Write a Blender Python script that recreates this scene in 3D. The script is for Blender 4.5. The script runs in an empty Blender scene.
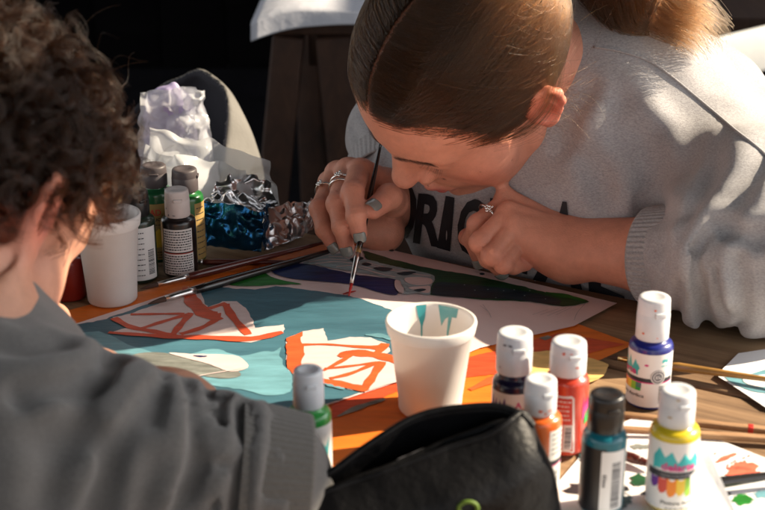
import bpy, bmesh, math, random
import numpy as np
from mathutils import Vector, Matrix
from mathutils.geometry import delaunay_2d_cdt
rnd = random.Random(7)
SC = bpy.context.scene
COL = SC.collection
# ------------------------------------------------------------------ camera
TZ = 0.75                 # table top
CAMZ = TZ + 0.48
PITCH = math.radians(21.0)
FPX = 1400.0
cd = bpy.data.cameras.new('camera')
cam = bpy.data.objects.new('camera', cd)
COL.objects.link(cam)
cam.location = (0, 0, CAMZ)
cam.rotation_euler = (math.radians(90) - PITCH, 0, 0)
cd.sensor_width = 36.0
cd.lens = 36.0 * FPX / 765.0
cd.clip_start = 0.05
cd.clip_end = 200
cd.dof.use_dof = True
cd.dof.focus_distance = 1.27
cd.dof.aperture_fstop = 9.0
SC.camera = cam
# ------------------------------------------------------------------ light
SUN_AZ, SUN_EL = math.radians(13.0), math.radians(33.5)
S_DIR = Vector((math.cos(SUN_AZ) * math.cos(SUN_EL), math.sin(SUN_AZ) * math.cos(SUN_EL), math.sin(SUN_EL)))
W = bpy.data.worlds.new('World')
SC.world = W
W.use_nodes = True
nt = W.node_tree
nt.nodes.clear()
wo = nt.nodes.new('ShaderNodeOutputWorld')
wb = nt.nodes.new('ShaderNodeBackground')
sk = nt.nodes.new('ShaderNodeTexSky')
sk.sky_type = 'NISHITA'
sk.sun_disc = False
sk.sun_elevation = SUN_EL
sk.sun_rotation = math.pi / 2 - SUN_AZ
hs = nt.nodes.new('ShaderNodeHueSaturation')
hs.inputs['Saturation'].default_value = 0.12
nt.links.new(sk.outputs[0], hs.inputs['Color'])
nt.links.new(hs.outputs[0], wb.inputs['Color'])
wb.inputs['Strength'].default_value = 0.13
nt.links.new(wb.outputs[0], wo.inputs['Surface'])
sl = bpy.data.lights.new('sun', 'SUN')
sl.energy = 5.0
sl.angle = math.radians(0.5)
sl.color = (1.0, 0.84, 0.62)
so = bpy.data.objects.new('sun', sl)
COL.objects.link(so)
so.rotation_euler = S_DIR.to_track_quat('Z', 'Y').to_euler()
so.location = S_DIR * 10
vs = SC.view_settings
vs.view_transform = 'Standard'
vs.look = 'None'
vs.exposure = 1.27
vs.gamma = 1.0
vs.use_curve_mapping = False
SC.cycles.max_bounces = 8
SC.cycles.transparent_max_bounces = 12
SC.cycles.use_denoising = True
# ------------------------------------------------------------------ pixel <-> place helpers
CP, SP = math.cos(PITCH), math.sin(PITCH)
CAM = np.array([0, 0, CAMZ])
RT, UPV, FW = np.array([1.0, 0, 0]), np.array([0, SP, CP]), np.array([0, CP, -SP])
def ray(px, py): return FW + RT * (px - 382.5) / FPX - UPV * (py - 255.0) / FPX
def P(px, py, d): return CAM + ray(px, py) * d
def T(px, py, h=0.0):
    r = ray(px, py)
    return CAM + r * ((TZ + h - CAMZ) / r[2])
def proj(p):
    q = np.asarray(p, float) - CAM
    d = q @ FW
    return (382.5 + FPX * (q @ RT) / d, 255.0 - FPX * (q @ UPV) / d, d)
def height_over(base, py):
    k = -(py - 255.0) / FPX
    b = np.asarray(base) - CAM
    # (b.UP + z UP.z) = k (b.FW + z FW.z)
    return (k * (b @ FW) - b @ UPV) / (UPV[2] - k * FW[2])
# ------------------------------------------------------------------ materials
def mat(name, col, rough=0.6, noise=None, bump=None, metal=0.0, sss=0.0, sheen=0.0, spec=0.5, trans=0.0, transl=0.0, coat=0.0, stretch=(1, 1, 1), col2=None, alpha=1.0, sssr=None, rotz=0.0):
    m = bpy.data.materials.new(name)
    m.use_nodes = True
    n, l = m.node_tree.nodes, m.node_tree.links
    b = n['Principled BSDF']
    c = (*col, 1)
    b.inputs['Base Color'].default_value = c
    b.inputs['Roughness'].default_value = rough
    b.inputs['Metallic'].default_value = metal
    b.inputs['Specular IOR Level'].default_value = spec
    b.inputs['Transmission Weight'].default_value = trans
    b.inputs['Alpha'].default_value = alpha
    if coat:
        b.inputs['Coat Weight'].default_value = coat
        b.inputs['Coat Roughness'].default_value = 0.12
    if sss:
        b.inputs['Subsurface Weight'].default_value = sss
        b.inputs['Subsurface Radius'].default_value = sssr or (1.0, 0.35, 0.2)
        b.inputs['Subsurface Scale'].default_value = 0.006
    if sheen:
        b.inputs['Sheen Weight'].default_value = sheen
        b.inputs['Sheen Roughness'].default_value = 0.5
    tc = mp = None
    if noise or bump:
        tc = n.new('ShaderNodeTexCoord')
        mp = n.new('ShaderNodeMapping')
        mp.inputs['Scale'].default_value = stretch
        mp.inputs['Rotation'].default_value = (0, 0, rotz)
        l.new(tc.outputs['Object'], mp.inputs['Vector'])
    if noise:
        sc_, amt = noise
        t = n.new('ShaderNodeTexNoise')
        t.inputs['Scale'].default_value = sc_
        t.inputs['Detail'].default_value = 5
        t.inputs['Roughness'].default_value = 0.65
        l.new(mp.outputs[0], t.inputs['Vector'])
        r = n.new('ShaderNodeValToRGB')
        r.color_ramp.elements[0].position = 0.3
        r.color_ramp.elements[1].position = 0.7
        d = col2 or tuple(x * (1 - amt) for x in col)
        r.color_ramp.elements[0].color = (*d, 1)
        r.color_ramp.elements[1].color = (*(min(1, x * (1 + amt * 0.5)) for x in col), 1)
        l.new(t.outputs['Fac'], r.inputs['Fac'])
        l.new(r.outputs[0], b.inputs['Base Color'])
    if bump:
        bs, bd = bump
        t2 = n.new('ShaderNodeTexNoise')
        t2.inputs['Scale'].default_value = bs
        t2.inputs['Detail'].default_value = 4
        l.new(mp.outputs[0], t2.inputs['Vector'])
        bp = n.new('ShaderNodeBump')
        bp.inputs['Strength'].default_value = 1.0
        bp.inputs['Distance'].default_value = bd
        l.new(t2.outputs['Fac'], bp.inputs['Height'])
        l.new(bp.outputs[0], b.inputs['Normal'])
    if transl:
        tr = n.new('ShaderNodeBsdfTranslucent')
        tr.inputs['Color'].default_value = c
        mx = n.new('ShaderNodeMixShader')
        mx.inputs[0].default_value = transl
        o = n['Material Output']
        l.new(b.outputs[0], mx.inputs[1])
        l.new(tr.outputs[0], mx.inputs[2])
        l.new(mx.outputs[0], o.inputs['Surface'])
    return m
# ------------------------------------------------------------------ objects
def link(name, verts, faces, mats, parent=None, midx=None, smooth=True, loc=None):
    me = bpy.data.meshes.new(name)
    verts = np.asarray(verts, float)
    me.from_pydata(verts.tolist() if len(verts) < 200000 else verts, [], faces)
    if not isinstance(mats, (list, tuple)): mats = [mats]
    for m in mats: me.materials.append(m)
    if midx is not None: me.polygons.foreach_set('material_index', np.asarray(midx, dtype=np.int32))
    if smooth is True: me.polygons.foreach_set('use_smooth', np.ones(len(me.polygons), dtype=bool))
    me.update()
    o = bpy.data.objects.new(name, me)
    COL.objects.link(o)
    if loc is not None: o.location = loc
    if parent is not None:
        o.parent = parent
        if loc is None: o.matrix_parent_inverse = Matrix.Translation(parent.location).inverted()
        else: o.location = Vector(loc) - parent.location
    return o
def tag(o, label=None, cat=None, group=None, kind=None):
    if label: o['label'] = label
    if cat: o['category'] = cat
    if group: o['group'] = group
    if kind: o['kind'] = kind
    return o
def thing(name, loc, label, cat, group=None):
    o = bpy.data.objects.new(name, None)
    o.empty_display_size = 0.03
    COL.objects.link(o)
    o.location = loc
    return tag(o, label, cat, group)
class MB:
    """collects shapes for ONE mesh"""
    def __init__(s): s.v, s.f, s.m = [], [], []
    def add(s, v, f, m=0):
        k = len(s.v)
        s.v += [tuple(map(float, x)) for x in v]
        s.f += [tuple(k + i for i in q) for q in f]
        s.m += [m] * len(f)
        return s
    def box(s, c, size, m=0, M=None, bev=0.0):
        bm = bmesh.new()
        bmesh.ops.create_cube(bm, size=1)
        bmesh.ops.scale(bm, vec=size, verts=bm.verts)
        if bev: bmesh.ops.bevel(bm, geom=bm.edges[:], offset=bev, segments=2, affect='EDGES', profile=0.5)
        if M is not None: bmesh.ops.transform(bm, matrix=M, verts=bm.verts)
        bmesh.ops.translate(bm, vec=c, verts=bm.verts)
        bm.verts.index_update()
        s.add([v.co[:] for v in bm.verts], [[v.index for v in f.verts] for f in bm.faces], m)
        bm.free()
        return s
    def lathe(s, prof, c=(0, 0, 0), n=40, m=0, sy=1.0):
        v, f = [], []
        for r, z in prof:
            for i in range(n):
                a = 2 * math.pi * i / n
                v.append((c[0] + r * math.cos(a), c[1] + r * sy * math.sin(a), c[2] + z))
        for j in range(len(prof) - 1):
            for i in range(n):
                f.append((j * n + i, j * n + (i + 1) % n, (j + 1) * n + (i + 1) % n, (j + 1) * n + i))
        return s.add(v, f, m)
    def tube(s, pts, rad, n=10, m=0, cap=True):
        pts = [Vector(p) for p in pts]
        if not hasattr(rad, '__len__'): rad = [rad] * len(pts)
        v, f = [], []
        up = Vector((0.13, 0.2, 1)).normalized()
        for i, p in enumerate(pts):
            t = (pts[min(i + 1, len(pts) - 1)] - pts[max(i - 1, 0)]).normalized()
            x = t.cross(up)
            if x.length < 1e-3: x = t.cross(Vector((1, 0, 0)))
            x.normalize()
            y = x.cross(t)
            for k in range(n):
                a = 2 * math.pi * k / n
                v.append(p + (x * math.cos(a) + y * math.sin(a)) * rad[i])
        L = len(pts)
        for j in range(L - 1):
            for k in range(n):
                f.append((j * n + k, j * n + (k + 1) % n, (j + 1) * n + (k + 1) % n, (j + 1) * n + k))
        if cap:
            f.append(tuple(range(n))[::-1])
            f.append(tuple((L - 1) * n + k for k in range(n)))
        return s.add(v, f, m)
    def grid(s, fn, nu, nv, m=0, closeu=False):
        v = [fn(i / (nu if closeu else nu - 1), j / (nv - 1)) for j in range(nv) for i in range(nu)]
        f = []
        for j in range(nv - 1):
            for i in range(nu if closeu else nu - 1):
                f.append((j * nu + i, j * nu + (i + 1) % nu, (j + 1) * nu + (i + 1) % nu, (j + 1) * nu + i))
        return s.add(v, f, m)
    def build(s, name, mats, parent=None, smooth=True, loc=None):
        return link(name, np.array(s.v), s.f, mats, parent, s.m, smooth, loc)
def autosmooth(o, deg=40):
    me = o.data
    me.polygons.foreach_set('use_smooth', np.ones(len(me.polygons), dtype=bool))
    if hasattr(me, 'set_sharp_from_angle'): me.set_sharp_from_angle(angle=math.radians(deg))
    return o
def catmull(pts, n=6, closed=True):
    pts = [np.asarray(p, float) for p in pts]
    L = len(pts); out = []
    for i in range(L if closed else L - 1):
        if closed: a, b, c, d = pts[i - 1], pts[i], pts[(i + 1) % L], pts[(i + 2) % L]
        else: a, b, c, d = pts[max(i - 1, 0)], pts[i], pts[i + 1], pts[min(i + 2, L - 1)]
        for k in range(n):
            t = k / n
            out.append(0.5 * (2 * b + (c - a) * t + (2 * a - 5 * b + 4 * c - d) * t * t + (3 * b - a - 3 * c + d) * t ** 3))
    if not closed: out.append(pts[-1])
    return out
def fill2d(poly, step=None):
    """triangulate a 2-D outline with interior points"""
    poly = [Vector((float(p[0]), float(p[1]))) for p in poly]
    n = len(poly)
    vs_ = list(poly)
    if step:
        x0, x1 = min(p.x for p in poly), max(p.x for p in poly)
        y0, y1 = min(p.y for p in poly), max(p.y for p in poly)
        A = np.array([p[:] for p in poly]); B = np.roll(A, -1, 0)
        for i in range(int((x1 - x0) / step) + 1):
            for j in range(int((y1 - y0) / step) + 1):
                x, y = x0 + (i + 0.5) * step, y0 + (j + 0.5) * step
                c = ((A[:, 1] > y) != (B[:, 1] > y))
                xi = A[:, 0] + (y - A[:, 1]) / np.where(np.abs(B[:, 1] - A[:, 1]) < 1e-12, 1e-12, B[:, 1] - A[:, 1]) * (B[:, 0] - A[:, 0])
                if np.count_nonzero(c & (x < xi)) % 2: vs_.append(Vector((x, y)))
    r = delaunay_2d_cdt(vs_, [], [list(range(n))], 1, 1e-7)
    return [v[:] for v in r[0]], [tuple(f) for f in r[2]]
_txt = {}
def text_mesh(s, bold=0.0):
    """letters as flat triangles, baseline at 0, cap height about 0.7"""
    if (s, bold) in _txt: return _txt[(s, bold)]
    c = bpy.data.curves.new('t', 'FONT')
    c.body = s
    c.size = 1.0
    c.offset = bold
    c.resolution_u = 3
    o = bpy.data.objects.new('t', c)
    me = bpy.data.meshes.new_from_object(o)
    v = np.array([x.co[:] for x in me.vertices]).reshape(-1, 3)[:, :2]
    f = [tuple(p.vertices) for p in me.polygons]
    bpy.data.meshes.remove(me); bpy.data.objects.remove(o); bpy.data.curves.remove(c)
    _txt[(s, bold)] = (v, f)
    return v, f
# ------------------------------------------------------------------ noise and signed-distance modelling
_R = np.random.RandomState(3).rand(32, 32, 32).astype(np.float32) * 2 - 1
def vnoise(p, scale):
    q = np.asarray(p) * scale
    i = np.floor(q).astype(int); t = q - i
    t = t * t * (3 - 2 * t)
    i &= 31; j = (i + 1) & 31
    x, y, z = t[..., 0], t[..., 1], t[..., 2]
    def g(a, b, c): return _R[a, b, c]
    c00 = g(i[..., 0], i[..., 1], i[..., 2]) * (1 - x) + g(j[..., 0], i[..., 1], i[..., 2]) * x
    c10 = g(i[..., 0], j[..., 1], i[..., 2]) * (1 - x) + g(j[..., 0], j[..., 1], i[..., 2]) * x
    c01 = g(i[..., 0], i[..., 1], j[..., 2]) * (1 - x) + g(j[..., 0], i[..., 1], j[..., 2]) * x
    c11 = g(i[..., 0], j[..., 1], j[..., 2]) * (1 - x) + g(j[..., 0], j[..., 1], j[..., 2]) * x
    return (c00 * (1 - y) + c10 * y) * (1 - z) + (c01 * (1 - y) + c11 * y) * z
def seg_t(p, a, b):
    ab = b - a
    t = np.clip(((p - a) @ ab) / (ab @ ab + 1e-12), 0, 1)
    return t, np.linalg.norm(p - a - t[..., None] * ab, axis=-1)
def polydist(p, pts):
    d = None
    for a, b in zip(pts[:-1], pts[1:]):
        _, e = seg_t(p, np.asarray(a), np.asarray(b))
        d = e if d is None else np.minimum(d, e)
    return d
class SDF:
    def __init__(s): s.p = []; s.post = []
    def _add(s, fn, c, r, k, op): s.p.append((fn, np.asarray(c, float), r, k, op)); return s
    def cap(s, a, ra, b, rb=None, k=0.01, op=1):
        a, b = np.asarray(a, float), np.asarray(b, float)
        rb = ra if rb is None else rb
        def fn(p):
            t, d = seg_t(p, a, b)
            return d - (ra + (rb - ra) * t)
        return s._add(fn, (a + b) / 2, np.linalg.norm(a - b) / 2 + max(ra, rb), k, op)
    def chain(s, pts, k=0.004, op=1):
        for (a, ra), (b, rb) in zip(pts[:-1], pts[1:]): s.cap(a, ra, b, rb, k, op)
        return s
    def ell(s, c, r, R=None, k=0.01, op=1):
        c = np.asarray(c, float); r = np.asarray(r, float)
        R = np.eye(3) if R is None else np.asarray(R)     # rows: local axes in world
        def fn(p):
            q = (p - c) @ R.T
            k0 = np.linalg.norm(q / r, axis=-1); k1 = np.linalg.norm(q / (r * r), axis=-1)
            return np.where(k0 < 1e-6, -r.min(), k0 * (k0 - 1) / np.maximum(k1, 1e-9))
        return s._add(fn, c, r.max(), k, op)
    def ecap(s, a, b, ra, rb, flat, axis, k=0.01, op=1):
        """tapered capsule squashed by `flat` along `axis`"""
        a, b = np.asarray(a, float), np.asarray(b, float); ax = np.asarray(axis, float); ax = ax / np.linalg.norm(ax)
        M = np.eye(3) + (1 / flat - 1) * np.outer(ax, ax)
        a2, b2 = M @ a, M @ b
        def fn(p):
            t, d = seg_t(p @ M.T, a2, b2)
            return (d - (ra + (rb - ra) * t)) * min(1, flat)
        return s._add(fn, (a + b) / 2, np.linalg.norm(a - b) / 2 + max(ra, rb) * max(1, flat), k, op)
    def fn(s, f, c, r, k=0.01, op=1): return s._add(f, c, r, k, op)
    def at(s, p, ctr=None, rad=None):
        d = np.full(p.shape[:-1], 1.0)
        for fn, c, r, k, op in s.p:
            if ctr is not None and np.linalg.norm(c - ctr) - r > rad + 0.04: continue
            e = fn(p)
            if op < 0:
                h = np.clip(0.5 - 0.5 * (d + e) / k, 0, 1)
                d = d * (1 - h) - e * h + k * h * (1 - h)
            else:
                h = np.clip(0.5 + 0.5 * (e - d) / k, 0, 1)
                d = e * (1 - h) + d * h - k * h * (1 - h)
        for f in s.post: d = f(p, d)
        return d
    def mesh(s, h, lo, hi, N=20, smooth=2):
        lo = np.asarray(lo, float); hi = np.asarray(hi, float)
        nb = np.ceil((hi - lo) / (h * N)).astype(int)
        G = np.stack(np.meshgrid(*[np.arange(n) for n in nb], indexing='ij'), -1).reshape(-1, 3)
        ctr = lo + (G + 0.5) * h * N
        rad = h * N * 0.8661
        dc = s.at(ctr)
        keep = np.abs(dc) < rad * 1.35 + 0.012
        NX = nb * N + 2
        ids, pos, quads = [], [], []
        gi = np.arange(N + 1)
        L = np.stack(np.meshgrid(gi, gi, gi, indexing='ij'), -1)
        off = np.array([[i, j, k] for i in (0, 1) for j in (0, 1) for k in (0, 1)])
        edges = [(a, b) for a in range(8) for b in range(a + 1, 8) if np.abs(off[a] - off[b]).sum() == 1]
        def gid(c): return (c[..., 0] * NX[1] + c[..., 1]) * NX[2] + c[..., 2]
        for g, c in zip(G[keep], ctr[keep]):
            idx = L + g * N
            p = lo + idx * h
            D = s.at(p, c, rad)
            ins = D < 0
            if ins.all() or not ins.any(): continue
            co = [D[o[0]:o[0] + N, o[1]:o[1] + N, o[2]:o[2] + N] for o in off]
            cs = sum((x < 0).astype(int) for x in co)
            act = np.argwhere((cs > 0) & (cs < 8))
            ax, ay, az = act.T
            V = np.stack([x[ax, ay, az] for x in co], -1)
            acc = np.zeros((len(act), 3)); cnt = np.zeros(len(act))
            for a, b in edges:
                va, vb = V[:, a], V[:, b]
                m = (va < 0) != (vb < 0)
                t = np.where(m, va / np.where(va == vb, 1, va - vb), 0)
                acc += np.where(m[:, None], off[a] + t[:, None] * (off[b] - off[a]), 0)
                cnt += m
            cell = act + g * N
            ids.append(gid(cell)); pos.append(lo + (cell + acc / cnt[:, None]) * h)
            for axn in range(3):
                e = np.zeros(3, int); e[axn] = 1
                A = ins[:N, :N, :N]
                B = ins[e[0]:N + e[0], e[1]:N + e[1], e[2]:N + e[2]]
                w = np.argwhere(A != B)
                if not len(w): continue
                fl = A[w[:, 0], w[:, 1], w[:, 2]]
                w = w + g * N
                u = np.zeros(3, int); u[(axn + 1) % 3] = 1
                v = np.zeros(3, int); v[(axn + 2) % 3] = 1
                q = np.stack([gid(w - u - v), gid(w - v), gid(w), gid(w - u)], -1)
                q = np.where(fl[:, None], q, q[:, ::-1])
                quads.append(q)
        ids = np.concatenate(ids); pos = np.concatenate(pos); quads = np.concatenate(quads)
        o = np.argsort(ids); ids = ids[o]; pos = pos[o]
        k = np.searchsorted(ids, quads); k = np.minimum(k, len(ids) - 1)
        ok = (ids[k] == quads).all(1)
        F = k[ok]
        for _ in range(smooth):
            acc = np.zeros_like(pos); cnt = np.zeros(len(pos))
            for a, b in ((0, 1), (1, 2), (2, 3), (3, 0)):
                np.add.at(acc, F[:, a], pos[F[:, b]]); np.add.at(cnt, F[:, a], 1)
                np.add.at(acc, F[:, b], pos[F[:, a]]); np.add.at(cnt, F[:, b], 1)
            pos = pos * 0.5 + 0.5 * acc / np.maximum(cnt, 1)[:, None]
        return pos, F
def link_np(name, V, F, mats, parent=None, midx=None):
    me = bpy.data.meshes.new(name)
    me.vertices.add(len(V)); me.vertices.foreach_set('co', V.astype(np.float32).ravel())
    me.loops.add(F.size); me.loops.foreach_set('vertex_index', F.astype(np.int32).ravel())
    me.polygons.add(len(F))
    me.polygons.foreach_set('loop_start', np.arange(0, F.size, F.shape[1], dtype=np.int32))
    me.polygons.foreach_set('loop_total', np.full(len(F), F.shape[1], dtype=np.int32))
    for m in (mats if isinstance(mats, (list, tuple)) else [mats]): me.materials.append(m)
    if midx is not None: me.polygons.foreach_set('material_index', np.asarray(midx, dtype=np.int32))
    me.polygons.foreach_set('use_smooth', np.ones(len(F), dtype=bool))
    me.update(); me.validate()
    o = bpy.data.objects.new(name, me)
    COL.objects.link(o)
    if parent is not None:
        o.parent = parent
        o.matrix_parent_inverse = Matrix.Translation(parent.location).inverted()
    return o
# ================================================================== SETTING
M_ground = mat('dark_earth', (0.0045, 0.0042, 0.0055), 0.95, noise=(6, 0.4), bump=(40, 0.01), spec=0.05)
tag(link('ground', [(-60, -60, 0), (60, -60, 0), (60, 60, 0), (-60, 60, 0)], [(0, 1, 2, 3)], M_ground), kind='structure')
GA = math.radians(-30)
GV, NV = np.array([math.cos(GA), math.sin(GA), 0]), np.array([-math.sin(GA), math.cos(GA), 0])
EDGE = 1.10
def G(g, n, z=0.0): return GV * g + NV * n + np.array([0, 0, z])
RZ = Matrix.Rotation(GA, 4, 'Z')
# added boards behind the party, put in to keep the ground there shaded
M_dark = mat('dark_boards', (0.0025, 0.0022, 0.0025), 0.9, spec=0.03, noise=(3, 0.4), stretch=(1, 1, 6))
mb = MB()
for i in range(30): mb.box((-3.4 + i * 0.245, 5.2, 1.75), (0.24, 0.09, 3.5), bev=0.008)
wl = thing('shade_wall', (0, 5.2, 0), 'added screen of dark boards far behind the table, put in for shade', 'shade_wall')
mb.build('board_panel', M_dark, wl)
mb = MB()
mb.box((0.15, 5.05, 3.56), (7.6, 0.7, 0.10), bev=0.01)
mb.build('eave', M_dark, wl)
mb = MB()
for i in range(18): mb.box((2.62, 2.72 + i * 0.245, 1.3), (0.06, 0.24, 2.6), bev=0.006)  # added boards out of view, keep the sun off the ground behind
wl = thing('shade_fence', (2.62, 4.8, 0), 'added screen of dark boards out of view at the right, shading the ground behind', 'shade_fence')
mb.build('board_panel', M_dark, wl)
MB().box((2.68, 4.8, 2.1), (0.05, 4.3, 0.08), bev=0.004).build('rail', M_dark, wl)

def wood_mat(name, dark, mid, light, rot, scale=1.0, rough=0.7, gloss=0.35):
    m = bpy.data.materials.new(name); m.use_nodes = True
    n, l = m.node_tree.nodes, m.node_tree.links
    b = n['Principled BSDF']; b.inputs['Roughness'].default_value = rough; b.inputs['Specular IOR Level'].default_value = gloss
    tc = n.new('ShaderNodeTexCoord'); mp0 = n.new('ShaderNodeMapping'); mp0.inputs['Rotation'].default_value = (0, 0, -rot)
    mp = n.new('ShaderNodeMapping'); mp.inputs['Scale'].default_value = (3.0 * scale, 60 * scale, 30 * scale)
    l.new(tc.outputs['Object'], mp0.inputs['Vector']); l.new(mp0.outputs[0], mp.inputs['Vector'])
    a = n.new('ShaderNodeTexNoise'); a.inputs['Scale'].default_value = 1.0; a.inputs['Detail'].default_value = 8; a.inputs['Roughness'].default_value = 0.7; a.inputs['Distortion'].default_value = 0.6
    l.new(mp.outputs[0], a.inputs['Vector'])
    big = n.new('ShaderNodeTexNoise'); big.inputs['Scale'].default_value = 9 * scale; big.inputs['Detail'].default_value = 4
    l.new(mp0.outputs[0], big.inputs['Vector'])
    mx = n.new('ShaderNodeMath'); mx.operation = 'MULTIPLY_ADD'; mx.inputs[1].default_value = 0.35; l.new(big.outputs['Fac'], mx.inputs[0])
    m2 = n.new('ShaderNodeMath'); m2.operation = 'MULTIPLY'; m2.inputs[1].default_value = 0.75; l.new(a.outputs['Fac'], m2.inputs[0]); l.new(m2.outputs[0], mx.inputs[2])
    r = n.new('ShaderNodeValToRGB'); e = r.color_ramp.elements
    e[0].position, e[0].color = 0.36, (*dark, 1); e[1].position, e[1].color = 0.72, (*light, 1)
    k = e.new(0.52); k.color = (*mid, 1)
    l.new(mx.outputs[0], r.inputs['Fac']); l.new(r.outputs[0], b.inputs['Base Color'])
    bp = n.new('ShaderNodeBump'); bp.inputs['Distance'].default_value = 0.0012; bp.inputs['Strength'].default_value = 0.9
    l.new(a.outputs['Fac'], bp.inputs['Height']); l.new(bp.outputs[0], b.inputs['Normal'])
    return m
M_table = wood_mat('weathered_wood', (0.085, 0.046, 0.024), (0.245, 0.150, 0.082), (0.42, 0.285, 0.165), GA)
M_leg = wood_mat('old_leg_wood', (0.03, 0.017, 0.01), (0.075, 0.04, 0.022), (0.13, 0.07, 0.04), 0)
tb = thing('wooden_table', (*G(0, 0.62)[:2], 0), 'weathered brown plank table covered with paintings, cups and paint bottles', 'table')
mb = MB()
n1 = EDGE
for k in range(7):
    n0 = n1 - 0.139
    mb.box(G(-0.22 + 0.02 * (k % 2), (n0 + n1) / 2, TZ - 0.016), (2.15, 0.1375, 0.032), M=RZ, bev=0.0025)
    n1 = n0 - 0.0025
mb.build('table_top', M_table, tb)
mb = MB()
for g in (-1.0, 0.62): MB().box(G(g, EDGE - 0.49, TZ - 0.075), (0.05, 0.84, 0.08), M=RZ, bev=0.003).build('apron', M_leg, tb)
for g in (-1.0, 0.62):
    for n_ in (EDGE - 0.14, EDGE - 0.84):
        MB().box(G(g, n_, (TZ - 0.118) / 2 ), (0.06, 0.06, TZ - 0.118), M=RZ, bev=0.004).build('leg', M_leg, tb)
bn = thing('bench', (*G(0, 1.42)[:2], 0), 'low wooden bench along the far side of the table behind the cloth bag', 'bench')
MB().box(G(0, 1.44, 0.43), (1.7, 0.34, 0.04), M=RZ, bev=0.004).build('seat', M_leg, bn)
for g in (-0.7, 0.7): MB().box(G(g, 1.44, 0.204), (0.06, 0.30, 0.408), M=RZ, bev=0.004).build('leg', M_leg, bn)
# added roof out of view, cuts the sky fill; open to the low sun
rf = thing('shade_roof', (-1.0, -.6, 0), 'added dark timber roof out of view, cutting sky light, open to the low sun', 'shade_roof')
mb = MB()
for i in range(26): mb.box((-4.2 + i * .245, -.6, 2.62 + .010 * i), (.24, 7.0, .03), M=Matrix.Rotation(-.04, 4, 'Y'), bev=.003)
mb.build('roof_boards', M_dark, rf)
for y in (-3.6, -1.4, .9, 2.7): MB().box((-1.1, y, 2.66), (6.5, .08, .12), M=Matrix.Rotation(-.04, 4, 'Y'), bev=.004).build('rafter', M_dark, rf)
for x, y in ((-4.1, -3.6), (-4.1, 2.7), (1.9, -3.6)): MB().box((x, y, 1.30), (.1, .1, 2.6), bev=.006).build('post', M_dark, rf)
# added square sunshade out of view, put there to shade the boy
M_par = mat('shade_cloth', (0.30, 0.26, 0.22), .9)
pr = thing('shade_parasol', (1.62, .62, 0), 'small added sunshade on a thin pole, out of view, shading the boy', 'shade_parasol')
def parf(u, v):
    a, b = u * 2 - 1, v * 2 - 1
    return (1.60 + a * .27, .94 + b * .345, 2.20 - .12 * max(abs(a), abs(b)))
o = MB().grid(parf, 25, 25).build('canopy', M_par, pr); so_ = o.modifiers.new('t', 'SOLIDIFY'); so_.thickness = .003
MB().tube([(1.62, .62, 0.02), (1.62, .62, 2.115)], .018, 12).build('pole', M_leg, pr)
MB().box((1.62, .62, .022), (.34, .34, .044), bev=.008).build('base', M_leg, pr)
# second table far behind, with a white cloth hanging over its end
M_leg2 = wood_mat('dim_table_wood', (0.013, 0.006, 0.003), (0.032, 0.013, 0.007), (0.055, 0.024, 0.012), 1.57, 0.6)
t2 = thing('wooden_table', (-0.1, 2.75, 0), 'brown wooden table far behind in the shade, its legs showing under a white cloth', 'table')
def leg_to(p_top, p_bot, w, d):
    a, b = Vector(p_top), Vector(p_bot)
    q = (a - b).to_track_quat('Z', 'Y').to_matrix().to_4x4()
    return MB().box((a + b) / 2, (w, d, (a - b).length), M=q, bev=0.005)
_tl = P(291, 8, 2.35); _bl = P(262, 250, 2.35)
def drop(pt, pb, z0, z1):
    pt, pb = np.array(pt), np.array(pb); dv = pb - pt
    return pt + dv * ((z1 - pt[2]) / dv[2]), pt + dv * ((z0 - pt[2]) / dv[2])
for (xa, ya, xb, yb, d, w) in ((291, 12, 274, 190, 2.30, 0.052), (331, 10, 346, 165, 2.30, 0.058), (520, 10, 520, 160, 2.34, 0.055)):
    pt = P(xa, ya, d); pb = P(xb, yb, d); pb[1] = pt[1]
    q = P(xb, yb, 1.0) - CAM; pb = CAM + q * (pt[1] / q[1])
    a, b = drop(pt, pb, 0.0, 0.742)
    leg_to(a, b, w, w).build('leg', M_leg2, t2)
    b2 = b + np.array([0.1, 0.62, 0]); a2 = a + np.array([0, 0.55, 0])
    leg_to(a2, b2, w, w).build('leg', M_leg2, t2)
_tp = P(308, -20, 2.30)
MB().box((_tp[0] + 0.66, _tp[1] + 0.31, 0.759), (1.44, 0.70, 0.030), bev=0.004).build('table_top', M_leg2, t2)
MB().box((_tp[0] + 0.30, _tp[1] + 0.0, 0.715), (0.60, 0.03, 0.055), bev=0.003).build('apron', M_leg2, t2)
M_cloth = mat('white_cloth', (0.42, 0.43, 0.48), 0.8, bump=(25, 0.004))
def clothf(u, v):
    x = _tp[0] - 0.09 + u * 0.75
    if v < 0.5: y = _tp[1] + 0.5 - v * 2 * 0.56; z = 0.787 + 0.004 * math.sin(u * 20)
    else:
        w = (v - 0.5) * 2; y = _tp[1] - 0.062 - 0.015 * w + 0.012 * math.sin(u * 17); z = 0.787 - w * (0.016 + 0.010 * math.sin(u * 9 + 1) ** 2)
    e = max(0, 0.12 - u) / 0.12
    return (x, y, z - e * e * 0.022)
o = MB().grid(clothf, 60, 30).build('cloth', M_cloth)
so_ = o.modifiers.new('thick', 'SOLIDIFY'); so_.thickness = 0.003
tag(o, 'white cloth hanging over the corner of the dim table far behind', 'cloth')
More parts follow.
